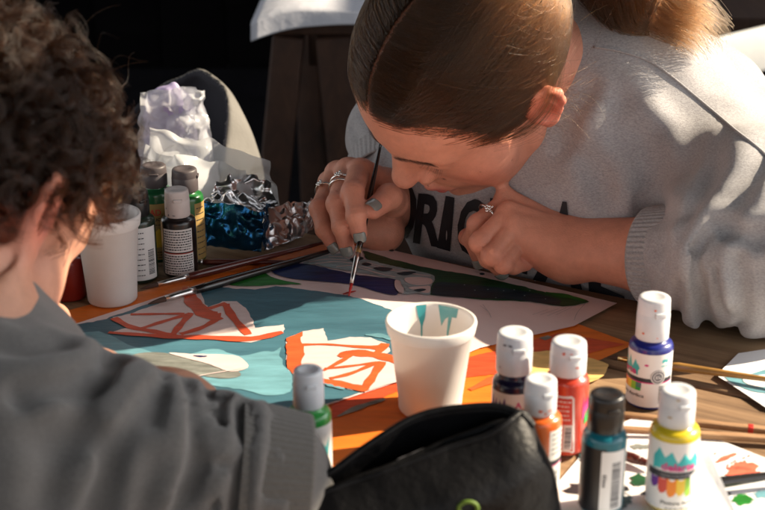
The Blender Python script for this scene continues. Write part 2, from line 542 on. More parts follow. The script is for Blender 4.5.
# white slatted bench behind the girl
M_white = mat('white_plastic', (0.40, 0.405, 0.40), 0.45, noise=(8, 0.12))
wb_ = thing('white_bench', (0.75, 1.95, 0), 'white slatted garden bench in the sun behind the girl in grey', 'bench')
b0, b1 = P(700, 62, 1.86), P(800, 26, 2.0)
for k in range(4):
    a, b = Vector(b0), Vector(b1)
    z = -k * 0.078
    d = (b - a); d.z = 0; d.normalize()
    q = Matrix.Rotation(math.atan2(d.y, d.x), 4, 'Z') @ Matrix.Rotation(math.radians(-14), 4, 'X')
    c = a + d * 0.42; c.z = a.z + z - 0.003; c += Vector((d.y, -d.x, 0)) * 0.012 * k
    MB().box(c, (0.95, 0.022, 0.062), M=q, bev=0.006).build('slat', M_white, wb_)
for s in (0.02, 0.82):
    a = Vector(b0); c = a + d * s + Vector((-d.y, d.x, 0)) * 0.03
    MB().box((c.x, c.y, (a.z + 0.02) / 2), (0.045, 0.03, a.z + 0.02), M=Matrix.Rotation(math.atan2(d.y, d.x), 4, 'Z'), bev=0.004).build('post', M_white, wb_)
    c2 = c + Vector((d.y, -d.x, 0)) * 0.42
    MB().box((c2.x, c2.y, 0.21), (0.045, 0.03, 0.42), M=Matrix.Rotation(math.atan2(d.y, d.x), 4, 'Z'), bev=0.004).build('leg', M_white, wb_)
for k in range(4):
    c = Vector(b0) + d * 0.42 + Vector((d.y, -d.x, 0)) * (0.08 + 0.1 * k); c.z = 0.432
    MB().box(c, (0.95, 0.08, 0.022), M=Matrix.Rotation(math.atan2(d.y, d.x), 4, 'Z'), bev=0.005).build('seat_slat', M_white, wb_)

# ================================================================== PAINTING ON THE TABLE
def wav(x, y): return 0.0012 * math.sin(19 * x + 7 * y) * math.sin(13 * y - 6 * x) + 0.0012
def Z1(x, y): return (50 + x / 3.825, 240 + y / 3.825)
def Z2(x, y): return (190 + x / 3.825, 235 + y / 3.825)
def Z3(x, y): return (330 + x / 3.825, 230 + y / 3.825)
def Z4(x, y): return (480 + x / 3.825, 240 + y / 3.825)
def Z6(x, y): return (240 + x / 3.825, 320 + y / 3.825)
def I(x, y): return (x, y)
_er = random.Random(17)
def rough_edge(w, amp=.00045):
    """hand-painted edge: resampled and slightly uneven"""
    out = []; L = len(w); ph = _er.uniform(0, 6)
    for i in range(L):
        a, b = np.asarray(w[i]), np.asarray(w[(i + 1) % L]); d = b - a; n = max(1, int(np.linalg.norm(d) / .004)); q = np.array([-d[1], d[0]]) / (np.linalg.norm(d) + 1e-9)
        for k in range(n): out.append(a + d * k / n + (q * (_er.gauss(0, amp) + amp * math.sin(ph + len(out) * .9)) if k else 0))
    return out
class Sheet:
    def __init__(s, base): s.mb = MB(); s.base = base; s.mats = []
    def poly(s, pts, m, layer, zf=I, smooth=0, step=0.012):
        if m not in s.mats: s.mats.append(m)
        px = [zf(*p) for p in pts]
        if smooth: px = catmull(px, smooth)
        w = [T(*p)[:2] for p in px]
        if layer >= 1 and step: w = rough_edge(w)
        v, f = fill2d(w, step)
        z = s.base + layer * 0.00035
        s.mb.add([(x, y, TZ + z + wav(x, y)) for x, y in v], f, s.mats.index(m))
    def stroke(s, pts, wid, m, layer, zf=I, smooth=4):
        """painted line given in pixels, width in metres"""
        if m not in s.mats: s.mats.append(m)
        px = [zf(*p) for p in pts]
        if smooth and len(px) > 2: px = catmull(px, smooth, False)
        w = [T(*p)[:2] for p in px]
        q = []
        for a, b in zip(w[:-1], w[1:]):
            L = np.linalg.norm(b - a); k = max(1, int(L / 0.008))
            q += [a + (b - a) * i / k for i in range(k)]
        q.append(w[-1])
        v, f = [], []
        for i, p in enumerate(q):
            t = q[min(i + 1, len(q) - 1)] - q[max(i - 1, 0)]; t = t / (np.linalg.norm(t) + 1e-9)
            n_ = np.array([-t[1], t[0]]) * (wid if np.isscalar(wid) else np.interp(i / max(1, len(q) - 1), np.linspace(0, 1, len(wid)), wid)) / 2
            n_ = n_ * (1 + 0.18 * math.sin(i * 1.7 + len(q)))
            for e in (p + n_, p - n_): v.append((e[0], e[1], TZ + s.base + layer * 0.00035 + wav(*e)))
        f = [(2 * i, 2 * i + 1, 2 * i + 3, 2 * i + 2) for i in range(len(q) - 1)]
        s.mb.add(v, f, s.mats.index(m))
    def build(s, name, parent=None):
        o = s.mb.build(name, s.mats, parent)
        return o
def paint(name, col, amt=0.25, sc=60, rough=0.42, col2=None): return mat(name, col, rough, noise=(sc * 1.3, min(.6, amt * 1.35)), bump=(160, 0.0005), col2=col2, stretch=(.35, 1.6, 1), rotz=.5 + .3 * (sc % 7))
P_paper = mat('paper', (0.74, 0.61, 0.60), 0.75, noise=(30, 0.05), bump=(400, 0.0002))
P_white = paint('white_gouache', (0.72, 0.60, 0.585), 0.06, 90)
P_or = paint('orange_paint', (0.70, 0.115, 0.03), 0.22, 45)
P_ored = paint('red_orange_paint', (0.62, 0.085, 0.03), 0.2, 70)
P_teal = paint('teal_paint', (0.058, 0.160, 0.210), 0.35, 14, col2=(0.036, 0.105, 0.145))
P_teald = paint('deep_teal_paint', (0.055, 0.14, 0.15), 0.3, 25)
P_turq = paint('turquoise_paint', (0.155, 0.36, 0.43), 0.25, 40)
P_grey = paint('grey_paint', (0.22, 0.235, 0.215), 0.5, 60)
P_green = paint('green_paint', (0.018, 0.20, 0.022), 0.35, 50)
P_dgreen = paint('dark_green_paint', (0.010, 0.075, 0.024), 0.4, 40)
P_navy = paint('navy_paint', (0.010, 0.028, 0.130), 0.5, 60)
P_dteal = paint('night_teal_paint', (0.008, 0.032, 0.050), 0.5, 50)
P_feather = paint('feather_paint', (0.36, 0.47, 0.50), 0.3, 120)
P_yel = paint('pale_yellow_paint', (0.86, 0.56, 0.20), 0.25, 60)
P_red = paint('red_paint', (0.55, 0.03, 0.02), 0.2, 60)
P_pencil = mat('pencil', (0.42, 0.38, 0.38), 0.8)
P_gold = paint('ochre_paint', (0.80, 0.19, 0.020), 0.16, 35)
# the orange sheet underneath
s = Sheet(0.0008)
s.poly([(38, 320), (345, 240), (634, 347), (470, 420), (325, 474)], P_gold, 0, step=0.02)
s.poly([(334, 402), (470, 360), (560, 335), (625, 347), (520, 374), (420, 384), (330, 424)], P_ored, 1, step=0.02)
s.poly([(524, 357), (560, 354), (604, 366), (607, 372), (598, 383), (560, 392), (530, 384), (520, 368)], P_yel, 2, smooth=3)
s.stroke([(338, 420), (360, 410), (385, 402)], [0.002, 0.007, 0.003], P_grey, 2)
s.stroke([(542, 342), (550, 339)], 0.006, P_grey, 2)
s.stroke([(470, 392), (500, 380), (540, 372)], [0.004, 0.010, 0.004], P_or, 2)
o = s.build('painted_sheet')
tag(o, 'orange painted sheet lying under the teal painting', 'painting')
# the painting itself
s = Sheet(0.0022)
s.poly([(68, 330), (203, 287), (328, 256), (364, 246), (480, 273.5), (617, 306), (574, 329), (532, 339), (480, 352), (400, 385), (331, 408), (255, 436), (160, 385)], P_paper, 0)
s.poly([(204, 288), (224, 291.5), (255, 293.4), (276, 290), (302, 293), (326, 296.5), (344.5, 299.5), (362.5, 304), (378, 310), (393, 316), (402, 335), (396, 350), (404, 372), (396, 385.5), (331, 407), (255, 435), (160, 385), (69, 330), (102, 324), (181, 297)], P_teal, 1)
s.poly([(240, 312), (310, 298), (510, 225), (530, 195), (575, 215), (600, 275), (660, 250), (715, 250), (750, 275), (765, 300), (755 + 25, 325), (760 + 25, 350), (895, 339), (893, 372), (770, 405), (600, 391), (470, 389), (350, 381), (225, 372), (310, 350)], P_white, 2, Z1)
for pts, w in (([(225, 372), (330, 378), (480, 385), (600, 386), (770, 392), (890, 368)], [0.004, .006, .008, .008, .010, .006]),
               ([(245, 316), (310, 350), (400, 366), (470, 380)], 0.0065), ([(310, 302), (410, 300), (515, 298)], 0.004),
               ([(350, 356), (440, 326), (530, 300)], 0.005), ([(470, 378), (500, 340), (540, 295)], 0.006),
               ([(500, 375), (580, 350), (640, 318)], 0.006), ([(526, 200), (545, 250), (590, 295), (650, 322)], [0.008, 0.013, 0.014, 0.008]),
               ([(535, 215), (570, 270), (620, 300), (655, 303)], [.006, .01, .012, .008]),
               ([(610, 278), (675, 258)], 0.006), ([(672, 262), (700, 310), (760, 376)], 0.007)):
    s.stroke(pts, w, P_ored, 3, Z1)
s.poly([(178, 85), (240, 60), (320, 50), (335, 98), (420, 85), (500, 88), (560, 110), (575, 140), (560, 150), (590, 165), (640, 200), (620, 248), (490, 288), (430, 287), (320, 255), (200, 222), (180, 200)], P_white, 2, Z6)
s.poly([(178, 86), (240, 62), (232, 85), (240, 110), (245, 140), (232, 215), (200, 222), (181, 200)], P_or, 3, Z6)
for pts, w in (([(238, 112), (330, 112), (440, 122), (545, 128)], [0.004, 0.003, 0.004, 0.010]), ([(470, 146), (520, 150), (556, 112)], [.004, .007, .008]),
               ([(380, 160), (430, 146), (520, 155), (600, 175), (640, 185)], [0.006, 0.012, .010, .012, .010]),
               ([(320, 212), (400, 170), (430, 150)], [.003, .005, .004]), ([(325, 205), (430, 195), (530, 182)], 0.0035), ([(345, 243), (430, 222), (525, 182)], 0.0045),
               ([(475, 285), (505, 240), (545, 180)], 0.007), ([(300, 248), (400, 268), (490, 286)], [0.008, .010, .008])):
    s.stroke(pts, w, P_or, 3, Z6)
s.poly([(-240, 150), (-100, 122), (0, 150), (90, 133), (130, 135), (158, 118), (150, 150), (163, 165), (165, 187), (185, 205), (200, 232), (192, 292), (100, 306), (0, 280), (-300, 240), (-420, 200), (-640, 100), (-540, 60), (-400, 120)], P_turq, 2, Z6, smooth=3)
s.poly([(310, 468), (345, 450), (420, 446), (480, 455), (600, 480), (700, 505), (730, 535), (650, 545), (500, 520), (380, 500)], P_grey, 3, Z1, smooth=3)
s.poly([(455, 448), (560, 452), (700, 456), (745, 478), (757, 505), (690, 520), (600, 488), (520, 468)], P_white, 4, Z1, smooth=3)
s.stroke([(550, 459), (580, 462), (602, 461)], [.001, .003, .001], P_navy, 5, Z1)
s.stroke([(560, 540), (640, 525), (720, 512), (752, 500)], .0012, P_white, 5, Z1)
s.stroke([(325, 262), (350, 268), (400, 284)], [0.002, .006, .002], P_turq, 3, Z6)
s.stroke([(480, 78), (540, 82), (590, 98)], [.002, .008, .004], P_turq, 2.5, Z6)
s.poly([(95, 196), (170, 178), (240, 160), (275, 152), (310, 175), (360, 190), (428, 204), (330, 206), (220, 212), (130, 206)], P_green, 2, Z2, smooth=3)
s.poly([(312, 148), (345, 128), (400, 122), (480, 130), (600, 160), (700, 178), (770, 190), (790, 250), (700, 228), (610, 205), (500, 194), (400, 184), (335, 168)], P_navy, 2, Z2, smooth=3)
s.poly([(200, 200), (262, 212), (248, 238), (262, 262), (235, 268), (180, 255), (90, 227), (20, 214), (20, 180)], P_navy, 2, Z3, smooth=3)
s.poly([(430, 122), (520, 92), (590, 84), (610, 100), (700, 126), (765, 150), (765, 172), (680, 166), (560, 144), (480, 128)], P_feather, 3, Z2, smooth=3)
s.poly([(130, 128), (250, 158), (350, 178), (392, 190), (400, 204), (385, 240), (380, 268), (330, 262), (280, 266), (255, 235), (262, 212), (200, 196), (130, 178), (90, 160)], P_feather, 3, Z3, smooth=3)
s.poly([(285, 205), (330, 200), (385, 205), (388, 225), (345, 232), (300, 225)], P_white, 4, Z3, smooth=3)
s.poly([(300, 242), (350, 236), (382, 235), (378, 262), (335, 256)], P_white, 4, Z3, smooth=3)
s.poly([(250, 212), (275, 222), (282, 262), (262, 258), (248, 238)], P_white, 4, Z3, smooth=3)
for a in (([(165, 165), (200, 160), (240, 168), (205, 178)]), ([(255, 186), (300, 178), (330, 182), (285, 194)]), ([(75, 128), (110, 118), (130, 126), (95, 138)]), ([(320, 252), (350, 246), (368, 250), (345, 258)]), ([(120, 148), (140, 142), (160, 150), (140, 156)])):
    s.poly(a, P_dteal, 4.5, Z3, smooth=4, step=None)
for a in (([(455, 120), (520, 108), (600, 112)]), ([(480, 126), (560, 118), (640, 128)]), ([(530, 98), (590, 100), (650, 122)]), ([(560, 138), (630, 134), (700, 148)])):
    s.stroke(a, .0022, P_white, 4, Z2)
for a in (([(140, 140), (230, 166), (320, 180)]), ([(100, 158), (190, 186), (250, 200)]), ([(150, 150), (250, 176), (385, 196)])):
    s.stroke(a, .0016, P_white, 4, Z3)
s.stroke([(272, 205), (285, 240), (302, 258)], .003, P_feather, 5, Z3)
s.poly([(128, 100), (140, 94), (250, 130), (400, 165), (560, 190), (700, 220), (850, 255), (980, 280), (975, 292), (890, 305), (765, 286), (660, 284), (560, 280), (470, 272), (400, 268), (380, 262), (388, 225), (402, 205), (360, 180), (240, 152), (150, 130)], P_dgreen, 2, Z3, smooth=2)
s.poly([(0, 190), (100, 200), (200, 215), (300, 240), (305, 256), (285, 262), (150, 244), (0, 240), (-110, 236), (-180, 228), (-180, 205), (-165, 180), (-100, 182)], P_dteal, 3, Z4, smooth=3)
s.stroke([(250, 214), (330, 228), (402, 246)], [.003, .009, .002], P_green, 3.2, Z4)
for px in ((391.5, 254), (482, 277.5)):
    s.poly([(px[0] + 2.6 * math.cos(a), px[1] + 1.1 * math.sin(a)) for a in np.linspace(0, 6.28, 12, endpoint=False)], P_dteal, 2, step=None)
for a in (([(0, 268), (30, 290), (42, 314)], 0), ([(10, 262), (38, 300)], 0), ([(230, 300), (300, 275)], 0), ([(255, 305), (330, 272)], 0), ([(290, 300), (350, 270)], 0), ([(360, 320), (372, 290), (402, 255)], 0), ([(200, 300), (260, 278)], 0)):
    s.stroke(a[0], .0005, P_pencil, 2, Z4)
s.stroke([(343, 299.5), (350, 297.5), (356, 296.2)], [.002, .004, .002], P_red, 3)
rr = random.Random(5)
for _ in range(14):
    x, y = rr.uniform(300, 590), rr.uniform(262, 300)
    a = rr.uniform(0.2, 0.55)
for zx, zy in ((190, 208), (210, 170), (90, 210), (60, 238), (130, 206), (30, 206), (-20, 210), (170, 228), (-60, 190), (250, 240)):
    s.poly([(zx + 3 * math.cos(a), zy + 1.6 * math.sin(a)) for a in np.linspace(0, 6.28, 8, endpoint=False)], P_feather, 4, Z4, step=None)
o = s.build('painting')
tag(o, 'painting in progress on white paper with teal ground, orange lined wings and dark green strip', 'painting')

# palette papers lower right
P_or2 = paint('coral_paint', (0.75, 0.16, 0.09), 0.3, 90)
P_dk = paint('black_paint', (0.02, 0.02, 0.025), 0.3, 60)
def splat(s, cx, cy, rx, ry, m, layer, seed, n=26, zf=I):
    r = random.Random(seed)
    s.poly([(cx + rx * (0.6 + 0.45 * r.random()) * math.cos(a), cy + ry * (0.6 + 0.45 * r.random()) * math.sin(a)) for a in np.linspace(0, 6.283, n, endpoint=False)], m, layer, zf, step=0.006)
P_bright = mat('white_paper', (0.78, 0.78, 0.80), 0.7, bump=(300, 0.0003))
s = Sheet(0.0010)
s.poly([(598, 438), (632, 424), (700, 436), (768, 462), (850, 500), (760, 560), (560, 560), (545, 500)], P_bright, 0)
splat(s, 742, 474, 20, 11, P_or2, 1, 1); s.stroke([(716, 466), (726, 461), (736, 457)], [.002, .005, .002], P_or2, 1)
splat(s, 742, 503, 13, 6, P_green, 1, 2); splat(s, 722, 497, 11, 4, P_dk, 1, 3, 14); splat(s, 600, 492, 40, 9, P_dk, 1, 4); splat(s, 640, 484, 12, 7, P_dgreen, 2, 5)
splat(s, 590, 460, 14, 6, P_teald, 1, 6); splat(s, 765, 497, 14, 5, P_turq, 1, 9); splat(s, 640, 450, 14, 3, P_grey, 1, 11); splat(s, 618, 505, 16, 9, P_teald, 2, 12)
for k in range(30):
    splat(s, 742 + rnd.gauss(0, 16), 473 + rnd.gauss(0, 9), 1.6, 1.0, P_or2, 1.5, 100 + k, 7)
o = s.build('palette_paper')
tag(o, 'white paper with orange, green and black paint splashes beneath the yellow bottle', 'paper')
s = Sheet(0.0032)
s.poly([(618, 430), (640, 421), (670, 431), (660, 442), (625, 441)], P_bright, 0)
splat(s, 640, 437, 13, 3, P_teald, 1, 21)
tag(s.build('paper_scrap'), 'small white paper scrap with dark paint left of the yellow bottle cap', 'paper')
# stiff folded paper leaning beside the yellow bottle
a, b, c = T(690, 446, 0.045), T(738, 540, 0.0), T(696, 540, 0.0)
o = link('paper_card', [T(690, 440, 0.046), T(706, 446, 0.044), T(750, 545, 0.003), T(690, 545, 0.003)], [(0, 1, 2, 3)], P_bright, smooth=False)
mo = o.modifiers.new('t', 'SOLIDIFY'); mo.thickness = 0.0006
tag(o, 'plain white card propped up against the right side of the yellow bottle', 'card')
# small folded paper with turquoise paint in the sun at the right
s = Sheet(0.0012)
s.poly([(716, 379), (738, 356), (772, 350), (830, 365), (820, 425), (765, 411), (738, 393)], P_bright, 0)
s.poly([(724, 381), (745, 379), (768, 372), (800, 368), (800, 398), (765, 397), (745, 393)], P_turq, 1, smooth=3)
s.poly([(742, 383), (765, 378), (790, 378), (780, 388), (755, 391)], P_bright, 2, smooth=3)
o = s.build('paper_scrap')
tag(o, 'sunlit white paper scrap with turquoise paint at the right table edge', 'paper')
# ================================================================== BOTTLES, CUPS AND BRUSHES
M_lab = mat('label_white', (0.72, 0.71, 0.70), 0.45)
M_labd = mat('label_black', (0.012, 0.012, 0.014), 0.4)
M_ink = mat('ink', (0.02, 0.02, 0.03), 0.5)
M_inkg = mat('ink_grey', (0.16, 0.16, 0.18), 0.5)
M_mag = mat('ink_magenta', (0.55, 0.03, 0.20), 0.45)
M_tq = mat('ink_turquoise', (0.04, 0.42, 0.44), 0.45)
M_rb = [mat('ink_' + n, c, 0.45) for n, c in (('violet', (0.12, 0.03, 0.25)), ('red', (0.55, 0.05, 0.03)), ('orange', (0.75, 0.22, 0.02)), ('yellow', (0.75, 0.5, 0.04)), ('lime', (0.25, 0.5, 0.04)), ('green', (0.03, 0.35, 0.08)))]
M_labyel = mat('label_ochre', (0.36, 0.235, 0.08), 0.5)
M_capw = mat('cap_white', (0.60, 0.62, 0.66), 0.42, noise=(90, 0.08), sss=0.08)
M_capk = mat('cap_black', (0.013, 0.012, 0.013), 0.32)
M_capg = mat('cap_grey', (0.075, 0.062, 0.066), 0.5, noise=(80, 0.2))
def pmat(name, c, rough=0.3): return mat(name, c, rough, coat=0.35, noise=(30, 0.1))
class Label:
    """printed label wrapped round a bottle; s runs round it (0 = towards the viewer), t up from the foot; metres"""
    def __init__(s, R, z0, rot): s.R, s.z0, s.rot, s.mb, s.mats = R, z0, rot, MB(), []
    def _m(s, m):
        if m not in s.mats: s.mats.append(m)
        return s.mats.index(m)
    def put(s, v, f, m, layer):
        r = s.R + 0.00015 + 0.00012 * layer
        s.mb.add([(r * math.sin(s.rot + a / s.R), -r * math.cos(s.rot + a / s.R), s.z0 + t) for a, t in v], f, s._m(m))
        return s
    def poly(s, pts, m, layer=1, step=0.003):
        v, f = fill2d(pts, step); return s.put(v, f, m, layer)
    def rect(s, s0, t0, s1, t1, m, layer=1):
        n = max(2, int(abs(s1 - s0) / 0.0012))
        v = [(s0 + (s1 - s0) * i / n, t) for i in range(n + 1) for t in (t0, t1)]
        return s.put(v, [(2 * i, 2 * i + 2, 2 * i + 3, 2 * i + 1) for i in range(n)], m, layer)
    def text(s, txt, sc, tc, h, m, layer=2, w=None, bold=0.0):
        v, f = text_mesh(txt, bold)
        x0, x1 = v[:, 0].min(), v[:, 0].max()
        k = h / 0.7; kx = k if w is None else w / (x1 - x0)
        return s.put([((x - (x0 + x1) / 2) * kx + sc, y * k + tc) for x, y in v], f, m, layer)
    def bars(s, s0, t0, s1, t1, m, seed, vertical=True, layer=2):
        r = random.Random(seed); x = 0
        L = (s1 - s0) if vertical else (t1 - t0)
        while x < L:
            w = r.choice((0.0003, 0.0005, 0.0008)); w = min(w, L - x)
            if vertical: s.rect(s0 + x, t0, s0 + x + w, t1, m, layer)
            else: s.rect(s0, t0 + x, s1, t0 + x + w, m, layer)
            x += w + r.choice((0.0003, 0.0005, 0.0007))
        return s
    def lines(s, s0, t0, s1, t1, m, n, h, seed, layer=2):
        """rows of print too small to read"""
        r = random.Random(seed)
        for i in range(n):
            t = t1 - (i + 0.5) * (t1 - t0) / n; x = s0
            while x < s1 - 0.0008:
                w = min(r.uniform(0.0006, 0.0026), s1 - x)
                s.rect(x, t - h / 2, x + w, t + h / 2, m, layer); x += w + r.uniform(0.0004, 0.0007)
        return s
    def ring(s, sc, tc, r, w, m, layer=2, n=28):
        v, f = [], []
        for i in range(n):
            a = 2 * math.pi * i / n
            v += [(sc + r * math.cos(a), tc + r * math.sin(a)), (sc + (r - w) * math.cos(a), tc + (r - w) * math.sin(a))]
        for i in range(n):
            j = (i + 1) % n; f.append((2 * i, 2 * j, 2 * j + 1, 2 * i + 1))
        return s.put(v, f, m, layer)
    def splash(s, s0, t0, s1, t1, m, seed, layer=1):
        r = random.Random(seed); n = 9; pts = [(s0, t0), (s1, t0)]
        up = []
        for i in range(n):
            x = s1 + (s0 - s1) * i / (n - 1)
            up.append((x, t0 + (t1 - t0) * (r.uniform(0.75, 1.0) if i % 2 else r.uniform(0.35, 0.6))))
        return s.poly(pts + up, m, layer)
def bottle(base, R, H, hb, cap_r, hc, body, capm, label, group, rot=0.0, lab=None, smear=None):
    """R body radius, hb body height (shoulder), hc height where the cap starts"""
    t = thing('paint_bottle', tuple(base), label, 'paint bottle', group)
    prof = [(0, 0), (R * .80, 0), (R * .93, .0007), (R, .003), (R, hb - .0045), (R * .985, hb - .0022), (R * .93, hb - .0004), (R * .84, hb + .0008), (cap_r * .9, hb + .0016), (cap_r * .86, hb + .003), (cap_r * .86, hc + .004), (0, hc + .004)]
    MB().lathe(prof, n=48).build('bottle_body', body, t, loc=tuple(base))
    c = [(0, hc), (cap_r * .97, hc), (cap_r, hc + .0006), (cap_r, hc + (H - hc) * .60), (cap_r * .975, hc + (H - hc) * .625), (cap_r * .985, hc + (H - hc) * .65), (cap_r * .955, H - .0022), (cap_r * .93, H - .0008), (cap_r * .86, H), (cap_r * .55, H), (cap_r * .5, H - .0004), (0, H - .0004)]
    m = MB().lathe(c, n=40)
    a = rot + 0.25
    m.box((cap_r * .99 * math.sin(a), -cap_r * .99 * math.cos(a), hc + (H - hc) * .66), (cap_r * .7, 0.0018, (H - hc) * .13), bev=0.0005, M=Matrix.Rotation(a, 4, 'Z'))
    m.build('cap', capm, t, loc=tuple(base))
    if smear is not None:
        L = Label(cap_r, 0.0, rot); r = random.Random(int(H * 1e6) + len(label))
        for k in range(3):
            s0, t0 = r.uniform(-.011, .011), hc + (H - hc) * r.choice((.2, .35, .8, .9, .12)); a, b = r.uniform(.0006, .0022), r.uniform(.0004, .0012)
            L.poly([(s0 + a * (.6 + .5 * r.random()) * math.cos(q), t0 + b * (.6 + .5 * r.random()) * math.sin(q)) for q in np.linspace(0, 6.28, 9, endpoint=False)], smear, 1)
        L.mb.build('paint_smear', L.mats, t, loc=tuple(base))
    if lab:
        L = Label(R, 0.0, rot); lab(L, R, hb)
        o = L.mb.build('printed_label', L.mats, t, loc=tuple(base))
    return t
BH = 0.0855
def front_label(L, R, hb):
    """white label, turquoise splash with the maker's name, dark band, rainbow drips"""
    h0, h1 = 0.003, hb - 0.005; H = h1 - h0; w = R * 2.75
    L.rect(-w, h0, w, h1, M_lab, 0)
    L.splash(-.0165, h0 + H * .58, .0165, h0 + H * .93, M_tq, 4)
    L.text('delarte', .001, h0 + H * .60, .0052, M_mag, 3, w=.0225, bold=.03)
    L.rect(-.0205, h0 + H * .475, .0205, h0 + H * .575, M_ink, 2)
    L.lines(-.010, h0 + H * .495, .012, h0 + H * .555, M_inkg, 1, .0011, 3, 3)
    n = 6
    for i in range(n):
        x0 = -.0175 + i * .035 / n; x1 = x0 + .035 / n
        d = [.30, .24, .20, .22, .19, .27][i]
        L.poly([(x0, h0 + H * .475), (x0, h0 + H * (d + .06)), (x0 + (x1 - x0) * .3, h0 + H * d), (x0 + (x1 - x0) * .75, h0 + H * (d + .02)), (x1, h0 + H * (d + .07)), (x1, h0 + H * .475)], M_rb[i], 1)
    L.text('Pintura Acrílica', .004, h0 + H * .085, .0027, M_ink, 2, w=.026, bold=.012)
    L.lines(-.006, h0 + H * .0, .012, h0 + H * .06, M_inkg, 1, .0009, 5)
    # round back: barcode
    L.bars(R * 1.9, h0 + H * .12, R * 1.9 + .009, h0 + H * .55, M_ink, 8, False)
def blue_label(L, R, hb):
    h0, h1 = 0.003, hb - 0.005; H = h1 - h0
    L.rect(-R * 2.9, h0, R * 1.18, h1, M_lab, 0)
    L.splash(-.034, h0 + H * .58, -.0118, h0 + H * .93, M_tq, 9)
    L.poly([(-.013, h0 + H * .62), (-.0105, h0 + H * .72), (-.0122, h0 + H * .80), (-.016, h0 + H * .7)], M_tq, 1)
    L.text('delarte', -.0245, h0 + H * .60, .0052, M_mag, 3, w=.0225, bold=.03)
    L.poly([(-.0055 + .0016 * math.cos(a), h0 + H * .80 + .0009 * math.sin(a)) for a in np.linspace(0, 6.28, 10, endpoint=False)], M_mag, 2)
    L.rect(-.034, h0 + H * .475, .017, h0 + H * .55, M_ink, 1); L.rect(-.034, h0 + H * .455, .017, h0 + H * .475, M_mag, 1)
    for i, c in enumerate(M_rb): L.rect(-.034 + i * .0042, h0 + H * .30, -.034 + (i + 1) * .0042, h0 + H * .455, c, 1)
    L.rect(-.0125, h0 + H * .36, -.0085, h0 + H * .455, M_rb[0], 1)
    L.text('Pintura Acrílica', -.019, h0 + H * .18, .0027, M_ink, 2, w=.026, bold=.012)
    L.poly([(.0035 + .0058 * math.cos(a), h0 + H * .58 + .0058 * math.sin(a)) for a in np.linspace(0, 6.28, 28, endpoint=False)], M_inkg, 2)
    L.ring(.0035, h0 + H * .58, .0055, .0006, M_lab, 3); L.ring(.0035, h0 + H * .58, .0036, .0005, M_lab, 3)
    L.lines(.0015, h0 + H * .55, .0055, h0 + H * .61, M_lab, 2, .0007, 41, 3)
    L.splash(.006, h0 + H * .84, .011, h0 + H * .93, M_tq, 2); L.lines(.0055, h0 + H * .76, .0115, h0 + H * .81, M_tq, 1, .0008, 2)
    L.bars(.0045, h0 + H * .08, .0095, h0 + H * .42, M_ink, 4, False)
def back_label(m_bg, m_fg, x0, x1, lines=9, bars=True):
    def f(L, R, hb):
        h0, h1 = 0.004, hb - 0.006; H = h1 - h0
        L.rect(x0, h0, x1, h1, m_bg, 0)
        if bars: L.bars(x0 + (x1 - x0) * .62, h0 + H * .1, x0 + (x1 - x0) * .88, h0 + H * .58, m_fg, 5, False)
        L.lines(x0 + .0015, h0 + H * .05, x0 + (x1 - x0) * (.5 if bars else .95), h1 - .002, m_fg, lines, .0009, 6)
    return f
def navy_label(L, R, hb):
    h0, h1 = 0.003, hb - 0.006; H = h1 - h0
    L.rect(-R * 1.5, h0, R * 1.5, h1, M_lab, 0)
    L.splash(-.018, h0 + H * .5, -.004, h0 + H * .95, M_rb[0], 12); L.text('A', .004, h0 + H * .72, .0045, M_mag, 2, bold=.02)
    L.lines(.0, h0 + H * .5, .014, h0 + H * .68, M_rb[0], 2, .001, 4); L.rect(-.02, h0 + H * .38, .02, h0 + H * .46, M_ink, 1)
def red_label(L, R, hb):
    h0, h1 = 0.003, hb - 0.009; H = h1 - h0
    L.poly([(-.0135, h0 + .001), (-.0125, h0), (.0045, h0), (.0055, h0 + .001), (.0035, h1 - .002), (.0015, h1), (-.0145, h1)], M_lab, 0)
    L.poly([(-.0125, h0 + .0015), (.0042, h0 + .0015), (.0020, h1 - .002), (-.0135, h1 - .0015)], M_rb[1], 1)
    L.lines(-.0115, h0 + H * .55, .0012, h1 - .003, M_lab, 5, .0009, 9)
    L.rect(-.003, h0 + .003, .0032, h0 + H * .5, M_lab, 2); L.bars(-.002, h0 + .004, .0024, h0 + H * .46, M_ink, 11, False, 3)
    L.splash(.0105, h0 + H * .55, .0185, h0 + H * .98, M_mag, 3); L.splash(.013, h0 + H * .45, .021, h0 + H * .72, M_rb[5], 5, 2)
def orange_label(L, R, hb):
    h0, h1 = 0.004, hb - 0.006; H = h1 - h0
    L.rect(.0035, h0, .019, h1, M_lab, 0); L.rect(.004, h0 + H * .46, .018, h0 + H * .53, M_ink, 1); L.rect(.004, h0 + H * .44, .018, h0 + H * .46, M_mag, 1)
    L.lines(.0055, h0 + H * .6, .017, h1 - .001, M_inkg, 5, .0009, 2); L.bars(.006, h0 + H * .06, .012, h0 + H * .36, M_ink, 3, False)
def teal_label2(L, R, hb):
    h0, h1 = 0.003, hb - 0.006; H = h1 - h0
    L.rect(-R * 2.4, h0, -.0005, h1, M_labd, 0)
    L.rect(-.0035, h0 + .002, .0135, h1 - .0015, M_lab, 1)
    L.bars(.0035, h0 + H * .08, .0098, h0 + H * .80, M_ink, 14, False); L.lines(-.0022, h0 + H * .42, .0002, h0 + H * .62, M_ink, 5, .0012, 2)
